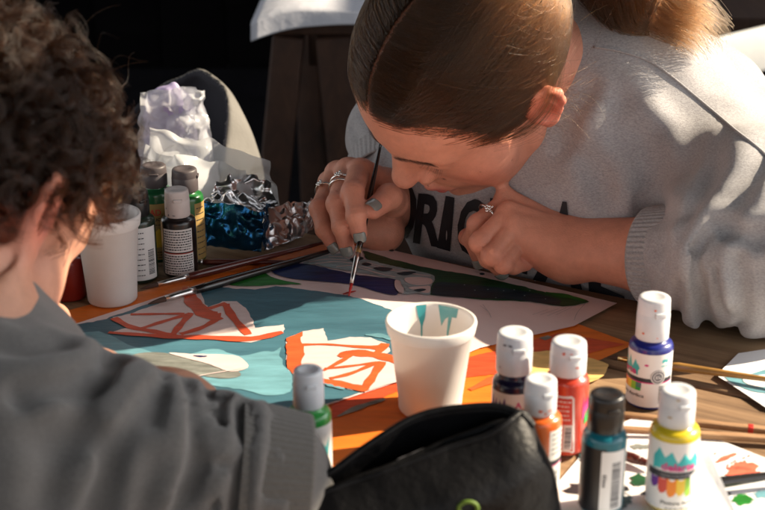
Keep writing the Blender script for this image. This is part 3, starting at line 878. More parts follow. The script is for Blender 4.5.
def green_label(L, R, hb):
    h0, h1 = 0.003, hb - 0.006; H = h1 - h0
    L.rect(-R * 2.9, h0, R * 2.9, h1, M_lab, 0)
    L.rect(-.012, h0 + H * .30, .003, h0 + H * .80, M_inkg, 1); L.lines(-.011, h0 + H * .34, .002, h0 + H * .78, M_lab, 7, .0006, 7)
    L.poly([(.0085, h0 + H * .78), (.0125, h0 + H * .66), (.016, h0 + H * .80), (.0145, h0 + H * .45), (.011, h0 + H * .38), (.011, h0 + H * .62)], M_tq, 1)
    L.rect(-.02, h0 + H * .12, .02, h0 + H * .22, M_ink, 1)
def dark_back_label(L, R, hb):
    h0, h1 = 0.003, hb - 0.007; H = h1 - h0
    L.rect(-R * .86, h0 + .0005, R * 1.05, h0 + H * .47, M_lab, 0); L.rect(-R * .80, h0 + H * .51, R * 1.02, h1, M_lab, 0)
    L.rect(-R * .86, h0 + H * .475, R * 1.05, h0 + H * .487, M_rb[1], 0)
    L.lines(-R * .74, h0 + H * .54, R * .94, h1 - .001, M_ink, 8, .00105, 21); L.lines(-R * .80, h0 + H * .08, R * .96, h0 + H * .45, M_ink, 7, .00105, 22)
    L.ring(-R * .66, h0 + H * .06, .0012, .0004, M_ink); L.lines(-R * .5, h0 + .001, R * .2, h0 + H * .07, M_ink, 1, .0009, 23)
def ad_label(L, R, hb):
    h0, h1 = 0.004, hb - 0.010; H = h1 - h0
    L.rect(-R * 1.4, h0, R * 1.4, h1, M_labyel, 0)
    L.text('AD', .0035, h0 + H * .80, .0058, M_rb[1], 2, w=.0105, bold=.02)
    L.text('ACRÍLICO', .0015, h0 + H * .70, .0028, M_ink, 2, w=.0205, bold=.025)
    L.lines(-.009, h0 + H * .60, .011, h0 + H * .66, M_ink, 1, .0009, 31)
    L.poly([(-.0045, h0 + H * .30), (.0, h0 + H * .20), (.011, h0 + H * .22), (.012, h0 + H * .46), (.006, h0 + H * .56), (-.003, h0 + H * .52)], M_rb[3], 1); L.poly([(-.0105, h0 + H * .40), (-.006, h0 + H * .36), (-.005, h0 + H * .52), (-.009, h0 + H * .56)], M_rb[1], 1)
    L.lines(-.009, h0 + .001, .011, h0 + H * .16, M_ink, 3, .0009, 32)
GB = 'acrylic paint bottles on the table'
def topb(px, py, H=BH):
    q = T(px, py, H); return (q[0], q[1], TZ + 0.004)
H_ = BH - .004
bottle((*T(647, 402)[:2], TZ + .0005), .0162, .0855, .0505, .0122, .0535, pmat('blue_plastic', (0.012, 0.02, 0.20)), M_capw, 'white labelled bottle with blue shoulder and grey seal, on bare wood below the grey sleeve', GB, 0.0, blue_label, P_or)
bottle((*T(181, 273)[:2], TZ + .0005), .0160, .0815, .0545, .0114, .0565, pmat('black_plastic', (0.012, 0.008, 0.008)), mat('cap_offwhite', (0.62, 0.56, 0.54), .45, noise=(80, .08)), 'black bottle with white cap and back label of small print, before two green bottles', GB, -.05, dark_back_label, M_inkg)
bottle((*T(159, 258)[:2], TZ + .0005), .0165, .0925, .0690, .0122, .0725, pmat('green_plastic', (0.012, 0.10, 0.035)), M_capg, 'green bottle with grey cap and ochre label lettered in red, behind the far foam cup', GB, -.10, ad_label)
bottle((*T(189, 260)[:2], TZ + .0005), .0165, .0905, .0660, .0122, .0695, pmat('green_plastic_deep', (0.012, 0.12, 0.025)), M_capg, 'green bottle with grey cap, mostly hidden behind the black bottle with white cap', GB, 1.35, back_label(M_labyel, M_ink, -.012, .012))
bottle((*T(141, 279)[:2], TZ + .0005), .0160, .0850, .0600, .0118, .0625, pmat('dark_green_plastic', (0.015, 0.03, 0.02)), M_capk, 'dark bottle with black cap and barcode label, half hidden behind the far foam cup', GB, .55, back_label(M_lab, M_ink, -.014, .012))
bottle((*T(70, 297)[:2], TZ + .0005), .0160, .0560, .0380, .0100, .0400, pmat('crimson_plastic', (0.26, 0.018, 0.012)), mat('cap_crimson', (0.24, 0.02, 0.015), .4), 'short red bottle between the boy\'s jaw and the far foam cup', GB, 0)
bottle(topb(515, 337, H_), .0148, H_, .0465, .0126, .0525, pmat('navy_plastic', (0.012, 0.010, 0.04)), M_capw, 'navy bottle with white cap, hindmost of the three beside the black case', GB, -.1, navy_label, M_inkg)
bottle(topb(569, 346, H_), .0150, H_, .0560, .0125, .0585, pmat('red_plastic', (0.50, 0.045, 0.022)), M_capw, 'red bottle with white cap and red printed back label', GB, 0, red_label, P_ored)
bottle(topb(541, 384, H_), .0145, H_, .0560, .0106, .0585, pmat('orange_plastic', (0.70, 0.13, 0.02)), M_capw, 'orange bottle with white cap right against the end of the black case', GB, .15, orange_label, P_or)
bottle(topb(607, 399, H_), .0143, H_, .0550, .0115, .0575, pmat('teal_plastic', (0.008, 0.14, 0.19)), M_capk, 'teal bottle with black cap and white barcode panel', GB, 0, teal_label2)
bottle(topb(678, 395, H_), .0158, H_, .0560, .0115, .0585, pmat('yellow_plastic', (0.62, 0.47, 0.02)), M_capw, 'white labelled bottle with yellow shoulder and rainbow print beside the white card', GB, 0, front_label, M_labyel)
bottle((*T(308, 370, BH)[:2], TZ + .0005), .0148, BH, .0560, .0102, .0600, pmat('leaf_green_plastic', (0.03, 0.28, 0.05)), M_capw, 'white capped bottle with bright green shoulder between the boy\'s sleeve and the black case', GB, 0, green_label)

# foam cups
M_foam = mat('white_foam', (0.82, 0.79, 0.77), 0.6, transl=0.30, bump=(900, 0.0001), noise=(60, 0.04))
M_water = mat('paint_water', (0.10, 0.12, 0.12), 0.15)
def cup(basepx, top_y, base_w, top_w, label, level, drips=False):
    b = T(*basepx); H = height_over(b, top_y)
    k0 = proj(b)[2] / FPX; k1 = proj((b[0], b[1], TZ + H))[2] / FPX
    rb, rt = base_w / 2 * k0, top_w / 2 * k1
    loc = (b[0], b[1], TZ + .0032)
    t = thing('foam_cup', loc, label, 'cup', 'white foam cups')
    H -= .0032; hr = H * .845; rl = rb + (rt - .0022 - rb) * .86; w = .0026
    prof = [(0, .0016), (rb * .80, .0016), (rb * .86, 0), (rb * .97, 0), (rb, .0015), (rb + .0004, .010), (rl, hr), (rl + .0012, hr + .0008), (rl + .0020, hr + .0022), (rt, H - .002), (rt - .0004, H - .0006), (rt - .0014, H), (rt - .003, H - .0006), (rt - .0038, H - .003), (rl - w, hr), (rb - w, .008), (rb - w - .002, .005), (0, .005)]
    MB().lathe(prof, n=72).build('cup_wall', M_foam, t, loc=loc)
    zl = H * level; rr_ = rb - w + (rl - rb) * (zl - .008) / (hr - .008) - .0003
    MB().lathe([(rr_, zl), (0, zl)], n=48).build('water', M_water, t, loc=loc)
    if drips:
        m = MB()
        def inside(a, z, off=.0004):
            r = np.interp(z, [.008, hr, H - .003, H - .0006], [rb - w, rl - w, rt - .0038, rt - .003]) - off
            return (r * math.cos(a), r * math.sin(a), z)
        for pts in ([(1.93, H - .0012), (1.66, H - .0012), (1.70, H - .010), (1.78, H - .017), (1.80, H - .026), (1.815, H - .032), (1.835, H - .026), (1.83, H - .016), (1.90, H - .009)],
                    [(1.36, H - .0012), (.80, H - .0012), (.80, H - .008), (.95, H - .0085), (1.0, H - .020), (1.035, H - .030), (1.065, H - .020), (1.06, H - .009), (1.15, H - .011), (1.24, H - .0165), (1.30, H - .009)]):
            v, f = fill2d([(a * .03, z) for a, z in pts], .002)
            m.add([inside(a / .03, z) for a, z in v], f)
        m.build('paint_drip', pmat('turquoise_drip', (0.03, 0.30, 0.33)), t, loc=loc)
        m = MB(); v, f = fill2d([(1.80 * .03 + .0016 * math.cos(a), H - .034 + .0022 * math.sin(a)) for a in np.linspace(0, 6.28, 10, endpoint=False)], .002)
    return t
cup((430, 411), 319, 63, 92, 'white foam cup with turquoise paint drips inside its rim, front centre', .42, True)
cup((113, 302), 213, 49, 68, 'clean white foam cup beside the boy\'s face at the left', .5)

# brushes
M_ferr = mat('silver_ferrule', (0.62, 0.60, 0.58), 0.28, metal=1.0)
M_bris = mat('bristle', (0.06, 0.03, 0.02), 0.8)
M_hred = mat('lacquer_dark_red', (0.09, 0.018, 0.014), 0.3, coat=0.5)
M_hblk = mat('lacquer_black', (0.012, 0.010, 0.010), 0.25, coat=0.5)
M_hgold = mat('varnished_wood', (0.42, 0.22, 0.06), 0.3, coat=0.4, noise=(40, .25))
M_stick = wood_mat('raw_stick', (0.20, 0.11, 0.05), (0.32, 0.18, 0.09), (0.42, 0.26, 0.14), GA)
def brush(a, b, r, hm, label, tipm=M_bris, ferr=0.14, tip=0.09, group=None, ferrm=None, widen=1.0, tipr=None, cat='paintbrush', name='paintbrush'):
    """a = bristle end, b = handle end"""
    a, b = np.asarray(a, float), np.asarray(b, float); L = np.linalg.norm(b - a)
    t = thing(name, tuple(a), label, cat, group)
    def at(f): return a + (b - a) * f
    f0 = tip; f1 = tip + ferr
    n = 14
    fs = np.linspace(f1 - .01, 1, n)
    MB().tube([at(f) for f in fs], [r * widen * (np.interp((f - f1) / (1 - f1), [0, .12, .3, 1], [.85, 1.15, 1.0, .45])) for f in fs], 14).build('handle', hm, t)
    MB().tube([at(f0), at(f0 + .3 * ferr), at(f1 - .25 * ferr), at(f1 - .2 * ferr), at(f1)], [r * .62, r * .72, r * .84, r * .92, r * .90], 14).build('ferrule', ferrm or M_ferr, t)
    tr = tipr or r * .6
    MB().tube([at(0), at(f0 * .3), at(f0 * .7), at(f0 + .005)], [tr * .12, tr * .6, tr * .95, tr], 10).build('bristle_tip', tipm, t)
    return t
BG = 'brushes lying on the table'
zt = .0062
brush(T(140, 289, zt), T(322, 243, zt + .002), .0036, M_hred, 'dark red handled brush with silver ferrule lying along the top edge of the orange sheet', ferr=.16, group=BG)
brush(T(148, 304, zt + .001), T(344, 247, zt + .001), .0040, M_hblk, 'black handled brush with silver ferrule lying just below the dark red one', ferr=.14, tip=.08, group=BG)
brush(T(180, 262, .004), T(300, 262, .004), .0028, M_hred, 'thin dark red brush lying behind the black bottle', ferr=.1, group=BG)
brush(T(607, 357, .006), T(800, 384, .010), .0032, M_hgold, 'golden varnished brush reaching right from behind the blue shouldered bottle', ferr=.22, tip=.06, group=BG, ferrm=mat('brass_ferrule', (0.75, 0.52, 0.22), .3, metal=1.0))
brush(T(640, 494, .010), T(810, 470, .012), .0042, M_hblk, 'black handled brush lying over the orange paint splash', tipm=M_hblk, ferr=.1, group=BG, ferrm=M_hblk)
brush(T(655, 466, .007), T(588, 443, .007), .0034, M_hred, 'short dark red brush handle behind the cap of the yellow bottle', ferr=.12, group=BG, ferrm=M_hred)
for i, (p0, p1, lb) in enumerate((((560, 409), (800, 434), 'thin wooden stick with red paint marks, farther of two on the table'), ((540, 425), (800, 441), 'plain thin wooden stick, nearer of two lying on the table'))):
    m = MB(); a, b = Vector(T(*p0, .005)), Vector(T(*p1, .005)); q = Matrix.Rotation(math.atan2(b.y - a.y, b.x - a.x), 4, 'Z')
    m.box((a + b) / 2, ((b - a).length, .0062, .0045), M=q, bev=.0008)
    if i == 0:
        for f in (.5, .54, .8, .97): m.box(a + (b - a) * f, (.004, .0064, .0047), m=1, M=q, bev=.0003)
    tag(m.build('wooden_stick', [M_stick, P_red]), lb, 'stick', 'wooden sticks')
# ================================================================== PEOPLE: shared head, ear and hand modelling
def unit(v): v = np.asarray(v, float); return v / np.linalg.norm(v)
def head_sdf(s, R, C, sc=1.0, child=False, skip_right_ear=False):
    """R: columns right, forward, up; C: midpoint between the ear canals"""
    R = np.asarray(R); C = np.asarray(C)
    w = lambda x, y, z: C + sc * (R @ np.array([x, y, z]))
    Rl = R.T
    E = lambda c, r, k=.012, op=1: s.ell(w(*c), np.array(r) * sc, Rl, k, op)
    K = lambda a, ra, b, rb, k=.01, op=1: s.cap(w(*a), ra * sc, w(*b), rb * sc, k, op)
    E((0, -.002, .044), (.073, .093, .078), .01)
    E((0, .042, .036), (.061, .056, .056), .03)
    E((0, .046, -.028), (.056, .050, .070), .03)
    for q in (-1, 1):
        K((q * .046, .012, -.060), .015, (q * .016, .074, -.094), .016, .022)
        E((q * .042, .050, -.020), (.025, .026, .026), .016)
        E((q * .036, .050, -.050), (.021, .022, .026), .018)
        K((q * .010, .092, .029), .009, (q * .044, .074, .029), .009, .012)
    E((0, .087, -.101), (.017, .015, .014), .016)
    E((0, .079, -.054), (.029, .023, .026), .014)
    for q in (-1, 1): E((q * .031, .097, .009), (.017, .011, .0095), .010, -1)
    K((0, .090, .020), .0082, (0, .1135, -.019), .0100, .009)
    K((0, .086, .020), .0095, (0, .098, -.020), .0115, .006); E((0, .1135, -.0235), (.0113, .0112, .0106), .006)
    for q in (-1, 1):
        E((q * .0140, .0985, -.0295), (.0066, .0110, .0078), .004)
        E((q * .0062, .1075, -.0355), (.0032, .0045, .0040), .003, -1)
        E((q * .031, .0765, .009), (.0150, .0140, .0125), .005)
    K((-.0165, .0945, -.0600), .0058, (-.003, .1055, -.0570), .0066, .004); K((.0165, .0930, -.0600), .0054, (.003, .1030, -.0575), .0060, .004)
    K((-.0130, .0945, -.0695), .0050, (.0130, .0945, -.0695), .0050, .005); E((0, .1020, -.0695), (.013, .0060, .0062), .004)
    for q in (-1, 1): K((q * .0235, .0875, -.0640), .0013, (0, .1075, -.0636), .0010, .003, -1)
    for q in (-1, 1):
        sub = SDF()
        X = lambda y, z, o=0: X0(-.012 + (y + .012) * .90, .002 + (z - .001) * .86, o)
        X0 = lambda y, z, o: w(q * (.0705 + .34 * max(0, .004 - y) + o), y, z)
        sub.ell(X(-.012, .001, .000), np.array([.0048, .0165, .027]) * sc, Rl, .003)
        sub.chain([(X(.004, .006, -.001), .0034 * sc), (X(.003, .016), .0036 * sc), (X(-.003, .0260), .0038 * sc), (X(-.013, .0305, .001), .0040 * sc), (X(-.0235, .0265, .002), .0042 * sc), (X(-.0285, .013, .002), .0042 * sc), (X(-.0265, -.003, .001), .0040 * sc), (X(-.019, -.016), .0038 * sc), (X(-.011, -.0255), .0044 * sc)], .003)
        sub.chain([(X(-.019, .016, .001), .0028 * sc), (X(-.0205, .004, .001), .0032 * sc), (X(-.016, -.010, .001), .0032 * sc), (X(-.009, -.017, .001), .0030 * sc)], .003)
        sub.ell(X(-.007, -.026), np.array([.0042, .0072, .0082]) * sc, Rl, .004)
        sub.ell(X(.003, -.004, .001), np.array([.0038, .0042, .0062]) * sc, Rl, .003)
        sub.ell(X(-.0085, -.002, .0055), np.array([.0060, .0085, .0120]) * sc, Rl, .003, -1)
        sub.ell(X(-.022, .012, .0052), np.array([.0040, .0022, .0120]) * sc, Rl, .003, -1)
        s.fn(sub.at, w(q * .077, -.012, 0), .045 * sc, .004)
    return w
def finger(s, pts, k=.0012):
    sub = SDF(); sub.chain([(np.asarray(p), r) for p, r in pts], .0028)
    # a soft knuckle at every inner joint
    for (p, r) in pts[1:-1]: sub.ell(p, [r * 1.06] * 3, None, .003)
    P_ = np.array([p for p, _ in pts]); c = P_.mean(0); r = np.linalg.norm(P_ - c, axis=1).max() + .014
    s.fn(sub.at, c, r, k)
def nail(parent, a, b, r, up, m, wid=1.0, ln=.0095, name='fingernail'):
    """curved nail plate near the end of the finger segment a -> b"""
    a, b = np.asarray(a), np.asarray(b); t = unit(b - a); up = unit(np.asarray(up) - t * (np.asarray(up) @ t)); sd = np.cross(t, up)
    def f(u, v):
        an = (u - .5) * 1.55 * wid; x = v * ln
        taper = 1 - .30 * max(0, v - .7) ** 2 / .09 - .25 * max(0, .2 - v) ** 2 / .04
        rr = r * 1.0 + .0001 - .0016 * max(0, v - .55) ** 1.5
        return b + t * (r * .92 - ln + x) + (up * math.cos(an * taper) + sd * math.sin(an * taper)) * rr
    o = MB().grid(f, 11, 11).build(name, m, parent)
    so_ = o.modifiers.new('t', 'SOLIDIFY'); so_.thickness = .0005; so_.offset = 0
    return o
def skin_mat(name, base, sss=.12):
    m = mat(name, base, .50, sss=sss, spec=.30, bump=(640, .00035))
    n, l = m.node_tree.nodes, m.node_tree.links
    b = n['Principled BSDF']
    at = n.new('ShaderNodeAttribute'); at.attribute_name = 'tint'
    tc = n.new('ShaderNodeTexCoord'); t = n.new('ShaderNodeTexNoise'); t.inputs['Scale'].default_value = 70; t.inputs['Detail'].default_value = 9; t.inputs['Roughness'].default_value = .72
    l.new(tc.outputs['Object'], t.inputs['Vector'])
    mr = n.new('ShaderNodeMapRange'); mr.inputs['To Min'].default_value = .66; mr.inputs['To Max'].default_value = 1.26; l.new(t.outputs['Fac'], mr.inputs['Value'])
    mx = n.new('ShaderNodeMix'); mx.data_type = 'RGBA'; mx.blend_type = 'MULTIPLY'; mx.inputs['Factor'].default_value = 1
    l.new(at.outputs['Color'], mx.inputs['A']); l.new(mr.outputs[0], mx.inputs['B']); l.new(mx.outputs['Result'], b.inputs['Base Color'])
    b.inputs['Subsurface Scale'].default_value = .008
    return m
def tint(o, V, base, spots):
    """surface colour of skin: base plus soft regions (centre, radius, colour, strength)"""
    c = np.tile(np.array([*base, 1.0], np.float32), (len(V), 1))
    for ctr, rad, col, st in spots:
        if callable(ctr): wgt = ctr(V) * st
        else: wgt = np.exp(-(np.linalg.norm((V - ctr), axis=1) / rad) ** 2) * st
        wgt = np.clip(wgt, 0, 1)[:, None]
        c[:, :3] = c[:, :3] * (1 - wgt) + np.array(col) * wgt
    a = o.data.color_attributes.new('tint', 'FLOAT_COLOR', 'POINT')
    a.data.foreach_set('color', c.ravel())
def hair_obj(name, strands, rad, m, parent, tip=.35):
    """strands: list of (n,3) arrays"""
    hc = bpy.data.hair_curves.new(name)
    hc.add_curves([len(x) for x in strands])
    pos = np.concatenate(strands).astype(np.float32)
    hc.attributes['position'].data.foreach_set('vector', pos.ravel())
    rr = np.concatenate([np.linspace(1, tip, len(x)) * (rad if np.isscalar(rad) else rad[i]) for i, x in enumerate(strands)]).astype(np.float32)
    ra = hc.attributes.get('radius') or hc.attributes.new('radius', 'FLOAT', 'POINT')
    ra.data.foreach_set('value', rr)
    hc.materials.append(m)
    o = bpy.data.objects.new(name, hc); COL.objects.link(o)
    if parent is not None:
        o.parent = parent; o.matrix_parent_inverse = Matrix.Translation(parent.location).inverted()
    return o
def hair_mat(name, col, rough=.32, rr=.35, var=.35, ior=1.55, tip=None):
    m = bpy.data.materials.new(name); m.use_nodes = True
    n, l = m.node_tree.nodes, m.node_tree.links
    n.remove(n['Principled BSDF'])
    h = n.new('ShaderNodeBsdfHairPrincipled'); h.model = 'CHIANG'; h.parametrization = 'COLOR'
    h.inputs['Color'].default_value = (*col, 1); h.inputs['Roughness'].default_value = rough; h.inputs['Radial Roughness'].default_value = rr
    h.inputs['Random Roughness'].default_value = .3; h.inputs['IOR'].default_value = ior
    hi = n.new('ShaderNodeHairInfo'); r = n.new('ShaderNodeValToRGB')
    r.color_ramp.elements[0].color = (*(x * (1 - var) for x in col), 1); r.color_ramp.elements[1].color = (*(min(1, x * (1 + var)) for x in col), 1)
    l.new(hi.outputs['Random'], r.inputs['Fac']); l.new(r.outputs[0], h.inputs['Color'])
    if tip:                                        # lengths lighter than the roots, for a sunlit look
        mr = n.new('ShaderNodeMapRange'); mr.inputs['From Min'].default_value = .25; mr.inputs['From Max'].default_value = .8; l.new(hi.outputs['Intercept'], mr.inputs['Value'])
        mx = n.new('ShaderNodeMix'); mx.data_type = 'RGBA'; l.new(mr.outputs[0], mx.inputs['Factor']); l.new(r.outputs[0], mx.inputs['A'])
        r2 = n.new('ShaderNodeValToRGB'); r2.color_ramp.elements[0].color = (*(x * (1 - var) for x in tip), 1); r2.color_ramp.elements[1].color = (*(min(1, x * (1 + var)) for x in tip), 1)
        l.new(hi.outputs['Random'], r2.inputs['Fac']); l.new(r2.outputs[0], mx.inputs['B']); l.new(mx.outputs['Result'], h.inputs['Color'])
    l.new(h.outputs[0], n['Material Output'].inputs['Surface'])
    return m

# ================================================================== THE GIRL
HR = np.array([[-0.58331809, -0.66127973, -0.47164512], [0.71942575, -0.15108223, -0.67793861], [0.37704986, -0.7347675, 0.56387067]])
HC = P(480.07, 69.67, 1.23)
gw = lambda x, y, z: HC + 1.01 * (HR @ np.array([x, y, z]))
gl = lambda V: ((V - HC) @ HR) / 1.01           # world -> head coordinates
NB = P(572, 78, 1.38)                            # base of the neck
SL = P(748, 208, 1.275); SR = NB - (P(690, 122, 1.315) - NB) * 0.95 + np.array([0, .02, -.01])
EL = T(773, 269, .056); WL = T(568, 246, .038)
ER = P(394, 138, 1.49); WR_ = P(389, 198, 1.385)
HIP = np.array([*G(-.46, 1.40)[:2], .56])
BACK = unit(np.cross(SL - NB, HIP - NB))         # normal of the chest
if BACK[1] > 0: BACK = -BACK                     # points out of the chest, to the table
b = SDF()
head_sdf(b, HR, HC, 1.01)
b.cap(gw(0, -.030, -.035), .050, NB + np.array([.0, -.005, -.01]), .054, .03)
b.ecap(NB + np.array([0, 0, -.04]), HIP, .13, .12, .62, BACK, .05)
b.cap(NB, .045, SL, .042, .04); b.cap(NB, .045, SR, .042, .04)
b.ecap(NB + np.array([0, 0, -.05]), G(-.49, 1.24, .68), .11, .12, .7, BACK, .05)
b.cap(SL, .042, EL, .036, .02); b.cap(SR, .042, ER, .036, .02)
# left forearm (image right)
fx = unit(WL - EL)
upL = unit(np.array([-.1, -.35, 1.0]))
b.ecap(EL, EL + (WL - EL) * .45, .036, .0385, 1.0, upL, .02)
b.ecap(EL + (WL - EL) * .45, WL + fx * .005, .0375, .0275, .88, upL, .02)
# left hand, loosely closed, back of the hand up
def PX(zx, zy, d): return P(450 + zx / 5.1, 180 + zy / 5.1, d)
hL = SDF()
M1, M2, M3, M4 = PX(288, 95, 1.272), PX(298, 162, 1.252), PX(318, 230, 1.243), PX(356, 288, 1.246)
for m_, r_ in ((M1, .0135), (M2, .0135), (M3, .013), (M4, .012)): hL.cap(m_ + np.array([0, 0, -.006]), r_ * .95, WL + (m_ - (M1 + M4) / 2) * .45 + np.array([0, 0, -.004]), .021, .012)
for m_ in (M1, M2, M3): hL.cap(m_ + np.array([0, 0, .0050]), .0042, WL + (m_ - (M1 + M4) / 2) * .35 + np.array([0, 0, .0160]), .0030, .007)
for m_ in (M1, M2, M3, M4): hL.ell(m_ + np.array([0, 0, -.003]), [.0112] * 3, None, .004)
b.fn(hL.at, WL + (M2 - WL) * .5, .085, .012)
LF = {}
LF['i'] = [(M1 + np.array([0, 0, -.003]), .0108), (PX(140, 225, 1.262), .0098), (PX(105, 300, 1.278), .0085), (PX(150, 400, 1.287), .0080)]
LF['m'] = [(M2 + np.array([0, 0, -.003]), .0112), (PX(152, 318, 1.236), .0102), (PX(195, 402, 1.249), .0088), (PX(252, 452, 1.262), .0082)]
LF['r'] = [(M3 + np.array([0, 0, -.003]), .0108), (PX(212, 386, 1.226), .0098), (PX(250, 398, 1.241), .0084), (PX(318, 372, 1.256), .0078)]
LF['p'] = [(M4 + np.array([0, 0, -.004]), .0098), (PX(272, 432, 1.228), .0086), (PX(325, 440, 1.240), .0076), (PX(388, 430, 1.248), .0070)]
LF['t'] = [(WL + np.array([-.012, .018, -.012]), .0150), (PX(330, 200, 1.300), .0130), (PX(180, 260, 1.298), .0100), (PX(88, 292, 1.286), .0086)]
for q in 'timrp': finger(b, [(p_, r_ * (1 if q == 't' else .885)) for p_, r_ in LF[q]], .0008 if q != 't' else .004)
# right forearm and hand (image left), holding the brush
b.ecap(ER, WR_, .034, .0255, 1.0, (0, 0, 1), .02)
def QX(zx, zy, d): return P(300 + zx / 5.1, 150 + zy / 5.1, d)
N1, N2, N3, N4 = QX(302, 108, 1.318), QX(240, 104, 1.332), QX(185, 120, 1.348), QX(150, 165, 1.366)
hR = SDF()
for m_, r_ in ((N1, .0135), (N2, .0135), (N3, .013), (N4, .012)): hR.cap(m_ + np.array([.004, .004, -.004]), r_, WR_ + (m_ - (N1 + N4) / 2) * .4, .020, .012)
for m_ in (N1, N2, N3): hR.cap(m_ + np.array([0, -.002, .0060]), .0042, WR_ + (m_ - (N1 + N4) / 2) * .35 + np.array([0, 0, .0155]), .0030, .007)
for m_ in (N1, N2, N3, N4): hR.ell(m_, [.0118] * 3, None, .006)
hR.cap(QX(430, 420, 1.350), .017, WR_ + np.array([0, 0, -.012]), .020, .016)          # heel of the hand on the paper
hR.cap(QX(330, 420, 1.345), .014, QX(430, 420, 1.350), .016, .012)
b.fn(hR.at, (N2 + WR_) / 2 + np.array([0, -.01, -.015]), .09, .012)
RF = {}
RF['i'] = [(N1, .0112), (QX(268, 215, 1.276), .0106), (QX(285, 335, 1.262), .0090), (QX(303, 425, 1.266), .0080)]
RF['m'] = [(N2, .0112), (QX(190, 275, 1.284), .0104), (QX(212, 392, 1.272), .0088), (QX(238, 492, 1.279), .0080)]
RF['r'] = [(N3, .0108), (QX(100, 300, 1.306), .0098), (QX(124, 405, 1.292), .0084), (QX(176, 486, 1.292), .0076)]
RF['p'] = [(N4, .0098), (QX(110, 330, 1.345), .0086), (QX(150, 420, 1.325), .0076), (QX(205, 480, 1.315), .0068)]
RF['t'] = [(WR_ + np.array([-.002, -.012, .004]), .0170), (QX(478, 268, 1.325), .0134), (QX(455, 238, 1.292), .0116), (QX(372, 302, 1.272), .0096)]
for q in 'pmirt': finger(b, [(p_, r_ * (1 if q == 't' else .94)) for p_, r_ in RF[q]], .0008 if q != 't' else .005)
JO = []                                           # skin creases over the bent finger joints
for fs in (LF, RF):
    for q in 'imrpt':
        for i in (1, 2):
            a, c, e = (np.asarray(fs[q][j][0]) for j in (i - 1, i, i + 1)); ax = unit(e - a); dr = c - (a + e) / 2
            if np.linalg.norm(dr) > .0015: JO.append((c, ax, unit(dr - ax * (dr @ ax)), fs[q][i][1]))
JC = np.array([j[0] for j in JO])
def joint_creases(p, d):
    near = (np.abs(d) < .004)
    if not near.any(): return d
    q = p[near]; ctr = q.mean(0)
    if np.linalg.norm(JC - ctr, axis=1).min() > .07: return d
    e = np.zeros(len(q))
    for c, ax, dr, r_ in JO:
        v = q - c; t = v @ ax; h_ = v @ dr; rad_ = np.linalg.norm(v - np.outer(t, ax), axis=1)
        m_ = np.clip((h_ / r_ - .1) / .5, 0, 1) * (rad_ < r_ * 1.5) * (np.abs(t) < r_ * 1.2)
        e += m_ * (.00075 * (np.exp(-((t - .0026) / .0010) ** 2) + np.exp(-((t + .0024) / .0010) ** 2) + .8 * np.exp(-(t / .0009) ** 2)) - .0004 * np.exp(-(t / .004) ** 2))
    d = d.copy(); d[near] += e; return d
b.post.append(joint_creases)
V, F = b.mesh(.0015, np.minimum(HC, HIP) - np.array([.42, .35, .12]), np.array([.50, 1.72, 1.25]), smooth=1)
print('girl body', len(V))
girl = thing('person', tuple(np.array([HIP[0], HIP[1], .45])), 'girl in grey lettered sweatshirt bent low over the painting, holding a fine brush', 'person')
SK = (0.615, 0.275, 0.185)
M_skin = skin_mat('skin', SK)
gbody = link_np('body', V, F, M_skin, girl)
def lipw(V):
    q = gl(V); return np.exp(-((q[:, 0] / .0205) ** 4 + ((q[:, 2] + .0635) / .0090) ** 4 + ((q[:, 1] - .100) / .018) ** 4))
spots = [(gw(q * .046, .066, -.028), .026, (.60, .20, .15), .55) for q in (-1, 1)] + [(gw(0, .115, -.025), .014, (.58, .22, .16), .5), (lipw, 0, (.46, .10, .10), .95)]
spots += [(gw(q * .078, -.012, 0), .030, (.62, .14, .10), .75) for q in (-1, 1)]
spots += [(gw(q * .031, .088, .008), .012, (.44, .19, .14), .5) for q in (-1, 1)]
for fs in (LF, RF):
    for q in 'imrpt': spots += [(fs[q][-1][0], .013, (.56, .20, .145), .6), (fs[q][1][0], .011, (.55, .21, .15), .45)]
from mathutils.bvhtree import BVHTree
_bv = BVHTree.FromPolygons(V.tolist(), F.tolist())
for px, rr_, cc_ in (((444, 179), .0017, (.03, .012, .01)), ((428, 186), .0009, (.12, .05, .035)), ((512, 160), .0008, (.16, .06, .04)), ((480, 172), .0008, (.2, .08, .05))):
    h = _bv.ray_cast(Vector(CAM), Vector(ray(*px)).normalized())
    if h[0] is not None: spots.append((np.array(h[0]), rr_, cc_, 1.0))
tint(gbody, V, SK, spots)
M_nail = mat('nail_polish', (0.20, 0.215, 0.20), .22, coat=.6)
M_nailn = mat('bare_nail', (0.55, 0.30, 0.24), .3, coat=.3)
for q, up in (('i', (-.05, -.9, .35)), ('m', (-.15, -.9, .25)), ('r', (-.35, -.85, .2))): nail(gbody, RF[q][-2][0], RF[q][-1][0], RF[q][-1][1], up, M_nail)
nail(gbody, RF['t'][-2][0], RF['t'][-1][0], RF['t'][-1][1], (-.05, -.75, .66), M_nail, 1.05, .0115)
nail(gbody, LF['i'][-2][0], LF['i'][-1][0], LF['i'][-1][1], (-.5, -.8, -.1), M_nail); nail(gbody, LF['m'][-2][0], LF['m'][-1][0], LF['m'][-1][1], (-.1, -.9, -.3), M_nail)
